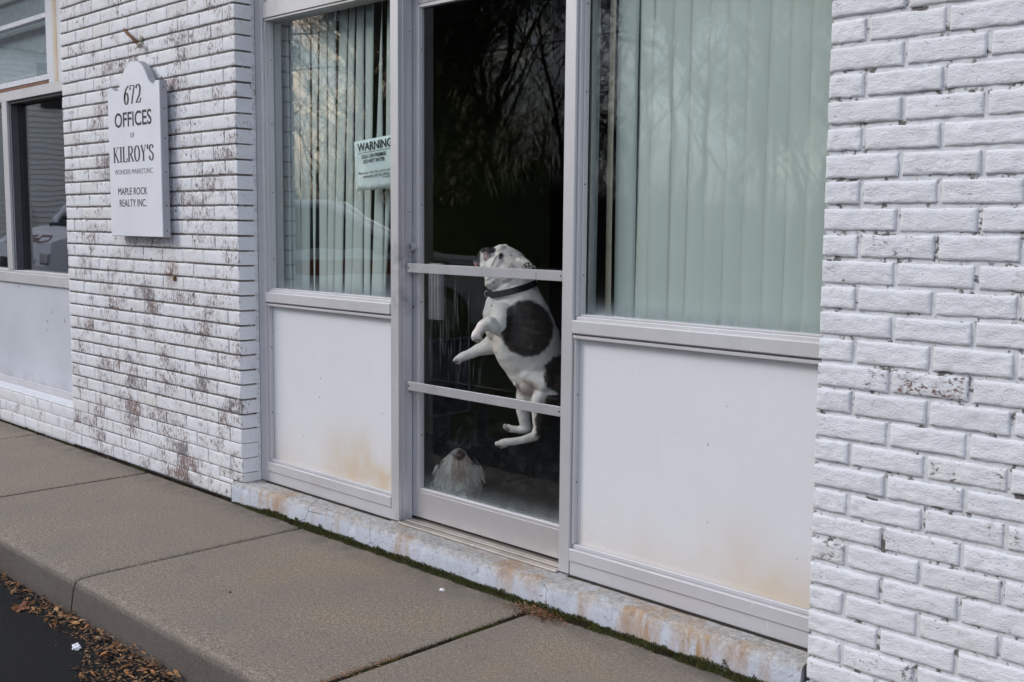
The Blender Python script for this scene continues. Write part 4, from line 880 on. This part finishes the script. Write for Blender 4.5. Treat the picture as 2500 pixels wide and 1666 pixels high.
def hair():
    for i in range(3600):
        th=r3.uniform(0,2*math.pi); ph=r3.uniform(-.35,1.35); nrm_=(CR*math.cos(th)*math.cos(ph)-CF*abs(math.sin(th))*math.cos(ph)*(1 if r3.random()<.82 else -1)+Vector((0,0,1))*math.sin(ph))
        p=sp_(1117,1128,0)+nrm_*27*K1; u,v,d=inv(p,D1)
        if ell(u,v,1122,1110,6,10)<1 and d<0: continue
        white=r3.uniform(.75,1.15); col=(.78*white,.72*white,.62*white)
        if 1108<u<1142 and v>1100: col=lerp(col,(.26,.14,.10),.35+.6*r3.random())
        if u>1145: col=tuple(c*.45 for c in col)  # right-hand hair darkened, shading put into the strand colour
        side=(u-1118)/27; L_=.045+.055*r3.random()*(.6+abs(side)*.6)
        yield strand(p,nrm_*.34+CR*side*.16+Vector((0,0,-.4))+.14*noise.noise_vector(p*42),L_*r3.uniform(.6,1.0),.0040,(*col,1),1.9,7,.5)
    for i in range(1500):       # beard and chest
        u=1117+r3.gauss(0,20); v=r3.uniform(1135,1172); p=sp_(u,v,-.02-.02*r3.random()); w=r3.uniform(.75,1.3)*(.6 if u>1135 else 1); c_=(.58*w,.54*w,.47*w); c_=lerp(c_,(.26,.14,.10),.3+.6*r3.random()) if 1110<u<1136 and v<1156 else c_; yield strand(p,Vector((0,0,-1))+CR*(u-1117)*.016-CF*.3,r3.uniform(.03,.065),.0034,(*c_,1),.6,6,.5)
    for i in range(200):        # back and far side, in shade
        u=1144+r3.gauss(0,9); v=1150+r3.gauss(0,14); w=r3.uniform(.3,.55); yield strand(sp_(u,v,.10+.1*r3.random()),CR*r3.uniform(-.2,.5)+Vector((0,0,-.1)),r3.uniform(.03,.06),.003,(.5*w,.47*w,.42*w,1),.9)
    for i in range(90):        # wisps standing up
        u=1110+r3.gauss(0,5) if i<60 else 1128+r3.gauss(0,12); p=sp_(u,1096,.02+.05*r3.random()); dirn=Vector((0,0,1))+CR*(r3.uniform(-.5,-.2) if i<60 else r3.uniform(.1,1.0)); w=r3.uniform(.10,.22); yield strand(p,dirn,r3.uniform(.05,.12) if i>=60 else r3.uniform(.03,.055),.0008,(.5*w,.48*w,.45*w,1),.45,10,.45)
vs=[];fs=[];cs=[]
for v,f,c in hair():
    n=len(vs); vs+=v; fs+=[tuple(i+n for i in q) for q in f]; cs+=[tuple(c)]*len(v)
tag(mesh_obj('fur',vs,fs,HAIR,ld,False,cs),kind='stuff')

# ------------------------------------------------------------------ things inside
def inside_box(name,label,cat,x0,x1,y0,y1,z0,z1,mat):
    m=MB(); m.box(x0,x1,y0,y1,z0,z1,.003); return tag(m.build(name,mat),label,cat)
# framed collage and boards on the olive partition (its face is x=0, seen obliquely through the door)
def onx(u,v,x):
    d=CF+CR*((u-1250)/FPX)-CU*((v-833)/FPX); return CAM+d*((x-CAM.x)/d.x)
def wallpic(name,label,cat,u0,v0,u1,v1,mat,frame=None,x=.004,txt=None):
    a=onx(u0,v0,x); b=onx(u1,v1,x); t=thing(name,label,cat,(x,(a.y+b.y)/2,b.z)); y0,y1=sorted((a.y,b.y)); z0,z1=sorted((a.z,b.z))
    m=MB(); m.box(.001,x+.008,y0,y1,z0,z1,.001); m.build('panel',mat,t)
    if frame:
        m=MB(); w=.012
        for q in ((y0-w,y1+w,z0-w,z0-.0005),(y0-w,y1+w,z1+.0005,z1+w),(y0-w,y0-.0005,z0,z1),(y1+.0005,y1+w,z0,z1)): m.box(.001,x+.014,*q,.001)
        m.build('frame',frame,t)
    return t,(y0,y1,z0,z1)
t=NT('photo collage'); v=t.vor(t.obj(),14); c=t.mix(t.rng(v,.1,.6),(.025,.03,.04),(.09,.10,.12)); collage=t.fin(c,.4)
wallpic('framed_collage','dark framed photo collage on the olive wall behind the push bars','picture',1052,835,1140,1000,collage,simple('pale frame',(.25,.25,.25),.5))
bt,(y0,y1,z0,z1)=wallpic('upright_board','blue grey board with upright black lettering standing below the collage','board',1056,1012,1096,1176,simple('blue grey board',(.10,.13,.17),.6))
def vtext(txt,ya,yb,za,zb):
    cu=bpy.data.curves.new('t','FONT'); cu.body=txt; cu.offset=.01; o=bpy.data.objects.new('t',cu); COL.objects.link(o); dg=bpy.context.evaluated_depsgraph_get(); dg.update()
    me=bpy.data.meshes.new_from_object(o.evaluated_get(dg)); bpy.data.objects.remove(o); xs=[q.co.x for q in me.vertices]; ys=[q.co.y for q in me.vertices]
    vs=[Vector((.0145,yb-(q.co.y-min(ys))/(max(ys)-min(ys))*(yb-ya),za+(q.co.x-min(xs))/(max(xs)-min(xs))*(zb-za))) for q in me.vertices]; fs=[tuple(p.vertices) for p in me.polygons]; bpy.data.meshes.remove(me)
    o=mesh_obj('lettering',vs,fs,M['ink'],bt); md=o.modifiers.new('thickness','SOLIDIFY'); md.thickness=.0006
w=y1-y0; vtext('ILE CRATE',y0+w*.38,y0+w*.66,z0+.02,z1-.03); vtext('OUR',y0+w*.14,y0+w*.30,z0+.16,z0+.23)
wallpic('blue_box_panel','small navy panel beside the lettered board near the door edge','board',1041,1060,1055,1130,simple('navy',(.012,.02,.06),.6))
wallpic('dark_slotted_panel','narrow dark upright panel on the olive wall right of the board','board',1162,1005,1181,1090,simple('dark slot panel',(.02,.025,.03),.5),simple('slot frame',(.08,.09,.09),.5))
pa=at(1046,690,.30); pb=at(1075,783,.30); t=thing('hanging_file_panel','pale ribbed upright panel just inside the door behind the upper push bar','panel',(pb.x,.31,pb.z)); 
m=MB(); m.box(pa.x,pb.x,.30,.32,pb.z,1.128,.002); m.build('panel',simple('grey vinyl stack',(.26,.26,.28),.5),t)
for i in range(4): m=MB(); xx=pa.x+(pb.x-pa.x)*(.1+.25*i); m.box(xx,xx+.003,.296,.2995,pb.z+.002,1.127,.0005); m.build('rib',simple('rib grey',(.42,.42,.44),.5),t)

# ------------------------------------------------------------------ across the lot: what the glass reflects
def car(name,label,loc,rz,text=None):
    t=thing(name,label,'car',(0,0,0)); z0=0
    body=[(-2.35,.35),(-2.38,.75),(-2.30,1.02),(-1.9,1.10),(.95,1.10),(1.75,1.0),(2.25,.86),(2.38,.60),(2.36,.34),(1.9,.26),(-1.9,.26)]
    bmh=MB(); 
    def ring(w,sh): return lambda a,b,d: Vector((a*sh,d,b))
    m=MB(); m.prism(body,lambda a,b,d:Vector((a,d,b)),-.90,.90); m.build('body',simple('white car paint',(.74,.75,.77),.25,0,.02,3,0),t)
    roof=[(-2.15,1.10),(-1.75,1.56),(-1.5,1.66),(.15,1.66),(.35,1.60),(1.10,1.10)]
    gl=[(-2.05,1.105),(-1.70,1.52),(-1.48,1.60),(.10,1.60),(.28,1.55),(.98,1.105)]
    m=MB(); m.prism(gl,lambda a,b,d:Vector((a,d*(1-.13*(b-1.1)/.5),b)),-.855,.855); m.build('side_window',simple('car glass',(.02,.025,.03),.05),t)
    m=MB()
    for s in (-1,1):
        for (p,q,w) in (((-2.15,1.11),(-1.62,1.62),.07),((-1.62,1.63),(.2,1.63),.05),((.2,1.63),(1.08,1.11),.055),((-.55,1.11),(-.5,1.62),.05)):
            f=lambda pt:Vector((pt[0],s*(.866-.11*(pt[1]-1.1)/.5),pt[1])); m.tube([f(p),f(q)],w,8)
    m.box(-1.62,.2,-.76,.76,1.625,1.675,.02); m.build('roof_and_pillars',simple('white roof paint',(.74,.75,.77),.25,0,.02,3,0),t)
    m=MB(); m.box(-2.2,1.6,.9005,.905,.80,.98,.001); m.box(-2.2,1.6,-.905,-.9005,.80,.98,.001); m.build('stripe',simple('dark red stripe',(.22,.03,.025),.4),t)
    for x in (-1.45,1.48):
        for s in (-1,1):
            w=MB(); w.disc((x,s*.72,.34),.34,(0,s,0),.20,28); wo=w.build('wheel',M['dark'],t); r=MB(); r.disc((x,s*.925,.34),.21,(0,s,0),.012,20); r.build('rim',M['steel'],wo)
    for s in (-1,1):
        m=MB(); m.box(2.30,2.385,s*.80-.12,s*.80+.10,.62,.76,.02); m.build('headlight',M['steel'],t); m=MB(); m.box(.75,.9,s*.90-.02,s*.90+.14*s+.02,1.05,1.19,.03); m.build('mirror',M['dark'],t)
    m=MB(); m.box(2.375,2.40,-.5,.5,.45,.68,.02); m.build('grille',M['dark'],t); m=MB(); m.box(1.22,1.30,-.70,.70,1.02,1.10,.01); m.build('wiper_cowl',M['dark'],t)
    if text:
        cu=bpy.data.curves.new('t','FONT'); cu.body=text; cu.offset=.02; cu.shear=.3; o=bpy.data.objects.new('t',cu); COL.objects.link(o); dg=bpy.context.evaluated_depsgraph_get(); dg.update()
        me=bpy.data.meshes.new_from_object(o.evaluated_get(dg)); bpy.data.objects.remove(o); xs=[q.co.x for q in me.vertices]; mx=max(xs)
        vs=[Vector((1.93+.40*(1-q.co.y/.75)*.8,(q.co.x/mx-.5)*1.45,0)) for q in me.vertices]
        for v_,q in zip(vs,me.vertices): v_.z=1.0-(v_.x-1.75)/.5*.14+.008
        fs=[tuple(p.vertices) for p in me.polygons]; bpy.data.meshes.remove(me); o=mesh_obj('lettering',vs,fs,simple('red lettering',(.12,.035,.025),.5),t); md=o.modifiers.new('t','SOLIDIFY'); md.thickness=.003
    t.location=loc; t.rotation_euler=(0,0,rz); return t
car('parked_car','white car with a dark red side stripe, mirrored in the window left of the door',(-7.05,-5.12,-WH),R(-48))
car('parked_car','white fire chief car lettered CHIEF on its bonnet, mirrored in the far left pane',(-12.5,-5.35,-WH),R(90),'CHIEF').scale=(.82,1.25,1.25)
# neighbour with clapboard
nb=thing('clapboard_house','pale clapboard house wall mirrored in the far left pane','house',(-19,-7,-.1))
m=MB(); z=-.15
for i in range(44): m.add([(-20.0,-9,z),(-20.0,.4,z),(-20.022,.4,z+.115),(-20.022,-9,z+.115),(-20.022,-9,z),(-20.022,.4,z)],[(0,1,2,3),(0,4,5,1)]); z+=.115
m.box(-27,-20.023,-9,.4,-.15,4.9); m.build('wall',M['sidew'],nb)
m=MB(); m.prism([(-27.3,4.9),(-19.7,4.9),(-23.5,7.2)],lambda a,b,d:Vector((a,d,b)),-9.3,.6); m.build('roof',M['bark'],nb)
def mir(u,v,X,yp=.169):
    w=at(u,v,yp); c=Vector((CAM.x,2*yp-CAM.y,CAM.z)); d=w-c; return c+d*((X-c.x)/d.x)
a=mir(100,262,-20); b=mir(150,215,-20); m=MB(); m.box(-20.01,-19.93,min(a.y,b.y),max(a.y,b.y),a.z,b.z+.5,.01); m.build('window',M['dark'],nb)
a=mir(38,560,-20); b=mir(68,506,-20); m=MB(); m.box(-19.99,-19.8,min(a.y,b.y),max(a.y,b.y),min(a.z,b.z),max(a.z,b.z),.01); tag(m.build('wall_mailbox',simple('dark green box',(.01,.018,.014),.5)),'dark box fixed to the clapboard wall in the far left reflection','mailbox')
# bank of woods and bare trees
tag(plane_grid('hillside',-70,40,-60,-24,-.2,simple('leaf covered bank',(.035,.028,.022),.95,0,.4,.6,.3,.05),60,20,lambda x,y:(min(1,(-24-y)/9))*2.3*(1+.5*noise.noise(Vector((x*.12,y*.1,0))))),kind='structure')
def tree_mesh(seed,h):
    r=random.Random(seed); tr=MB(); br=MB()
    def grow(p,d,l,rad,lev,mb):
        n=4 if lev<2 else 3; pts=[p]; q=p.copy(); dd=d.copy()
        for i in range(n): dd=(dd+Vector((r.gauss(0,.10),r.gauss(0,.10),r.gauss(0,.05)+.03))).normalized(); q=q+dd*l/n; pts.append(q.copy())
        rs=[rad*(1-.55*i/n) for i in range(n+1)]
        mb.tube(pts,rs,7 if lev==0 else (5 if lev==1 else 3),False)
        if lev>=5 or l<.25: return
        k={0:12,1:6,2:5,3:4,4:3}[lev]
        for i in range(k):
            f=r.uniform(.25,1) if lev else r.uniform(.12,1); idx=min(n-1,int(f*n)); b_=pts[idx]+(pts[idx+1]-pts[idx])*(f*n-idx)
            an=r.uniform(0,6.28); sd_=Vector((math.cos(an),math.sin(an),r.uniform(.1,.7))).normalized(); grow(b_,(dd*.55+sd_*.8).normalized(),l*r.uniform(.42,.68),max(.006,rad*(1-.45*f)*.5),lev+1,br)
    grow(Vector((0,0,-.3)),Vector((0,0,1)),h*.8,h*.012,0,tr); return tr,br
protos=[]
rt=random.Random(3)
for _u in (1109,1133):
    m=MB(); m.blob(sp_(_u,1111,-.052),3.0*K1,2.4*K1,3*K1,2); m.build('eye',M['screw'],ld,smooth=True)
def mk(seed,h):
    t=thing('bare_tree','bare winter tree in the wood reflected in the glass','tree',(0,0,0),0,'bare trees across the lot'); a,b_=tree_mesh(seed,h)
    a.build('trunk',M['bark'],t,fix=False); b_.build('crown',M['bark'],t,fix=False); return t
protos=[mk(1,9),mk(2,11),mk(3,8)]
spots=[(-4.5,-17),(-17.2,-15.5),(-19.5,-17),(-9.5,-19),(-18.5,-20),(-21,-18.5),(-28,-22),(-31,-25),(-26.5,-19.5),(-2,-20),(-6,-21.5),(-10,-22),(-13.5,-23),(-22,-21),(-26,-23),(-17,-25),(1,-18),(3,-22),(-8.5,-26),(-12.5,-28),(-5,-27),(-20,-28),(-24,-29),(-15.5,-31),(-1,-26),(-10.5,-31),(-33,-28),(-18,-33)]
for i,(x,y) in enumerate(spots):
    s=protos[i%3]
    if i<3: t=s
    else:
        t=s.copy(); COL.objects.link(t)
        for ch in s.children: c=ch.copy(); COL.objects.link(c); c.parent=t
    t.location=(x,y,-.2 if y>-24 else -.2+min(1,(-24-y)/9)*2.0); t.rotation_euler=(0,0,rt.uniform(0,6.28)); k=rt.uniform(.85,1.25); t.scale=(k,k,k)
def thicket():
    r5=random.Random(9)
    for i in range(30000):
        x=r5.uniform(-46,14); y=r5.uniform(-27,-18)
        if x<-25 and r5.random()<.5: continue
        h=(.8+8.5*r5.random()**2.0)*(1+.5*noise.noise(Vector((x*.3,y*.3,0))))*(.72 if -23<x<-15.5 else (.36 if x>-15.5 else .72)); b0=Vector((x,y,-.2+min(1,max(0,(-24-y)/9))*2.2+r5.random()*1.0)); d=Vector((r5.gauss(0,.32),r5.gauss(0,.2),1)).normalized()*h; q=Vector((.006+.0012*h,0,0)); m_=b0+d*.5+Vector((r5.gauss(0,.15),0,0))
        yield [b0-q,b0+q,m_+q*.7,m_-q*.7,b0+d],[(0,1,2,3),(3,2,4)],(.035,.028,.022)
scatter('undergrowth','dense leafless undergrowth at the edge of the wood across the lot',thicket())
# overhead cables on two poles
t=thing('utility_pole','wooden utility pole by the far side of the lot','utility pole',(8,-12,-.2)); m=MB(); m.tube([(8,-12,-.2),(8,-12,8)],[.15,.11],10); m.build('pole',M['bark'],t); m=MB(); m.box(7.95,8.05,-12.9,-11.1,7.2,7.35); m.build('crossarm',M['bark'],t)
t2=t.copy(); COL.objects.link(t2); t2['label']='second wooden utility pole farther down the lot'
for ch in t.children: c=ch.copy(); COL.objects.link(c); c.parent=t2
t2.location=(-26,-13,-.2)
for k,(zz,yy) in enumerate(((7.3,-.8),(7.3,.8),(6.4,0),(5.6,.0))):
    m=MB(); m.tube([(8-34*i/24,-12-i/24+yy,zz-.9*math.sin(math.pi*i/24)) for i in range(25)],.018,5,False); tag(m.build('overhead_cable',M['dark']),'thin dark overhead cable strung between the utility poles','cable','overhead cables')
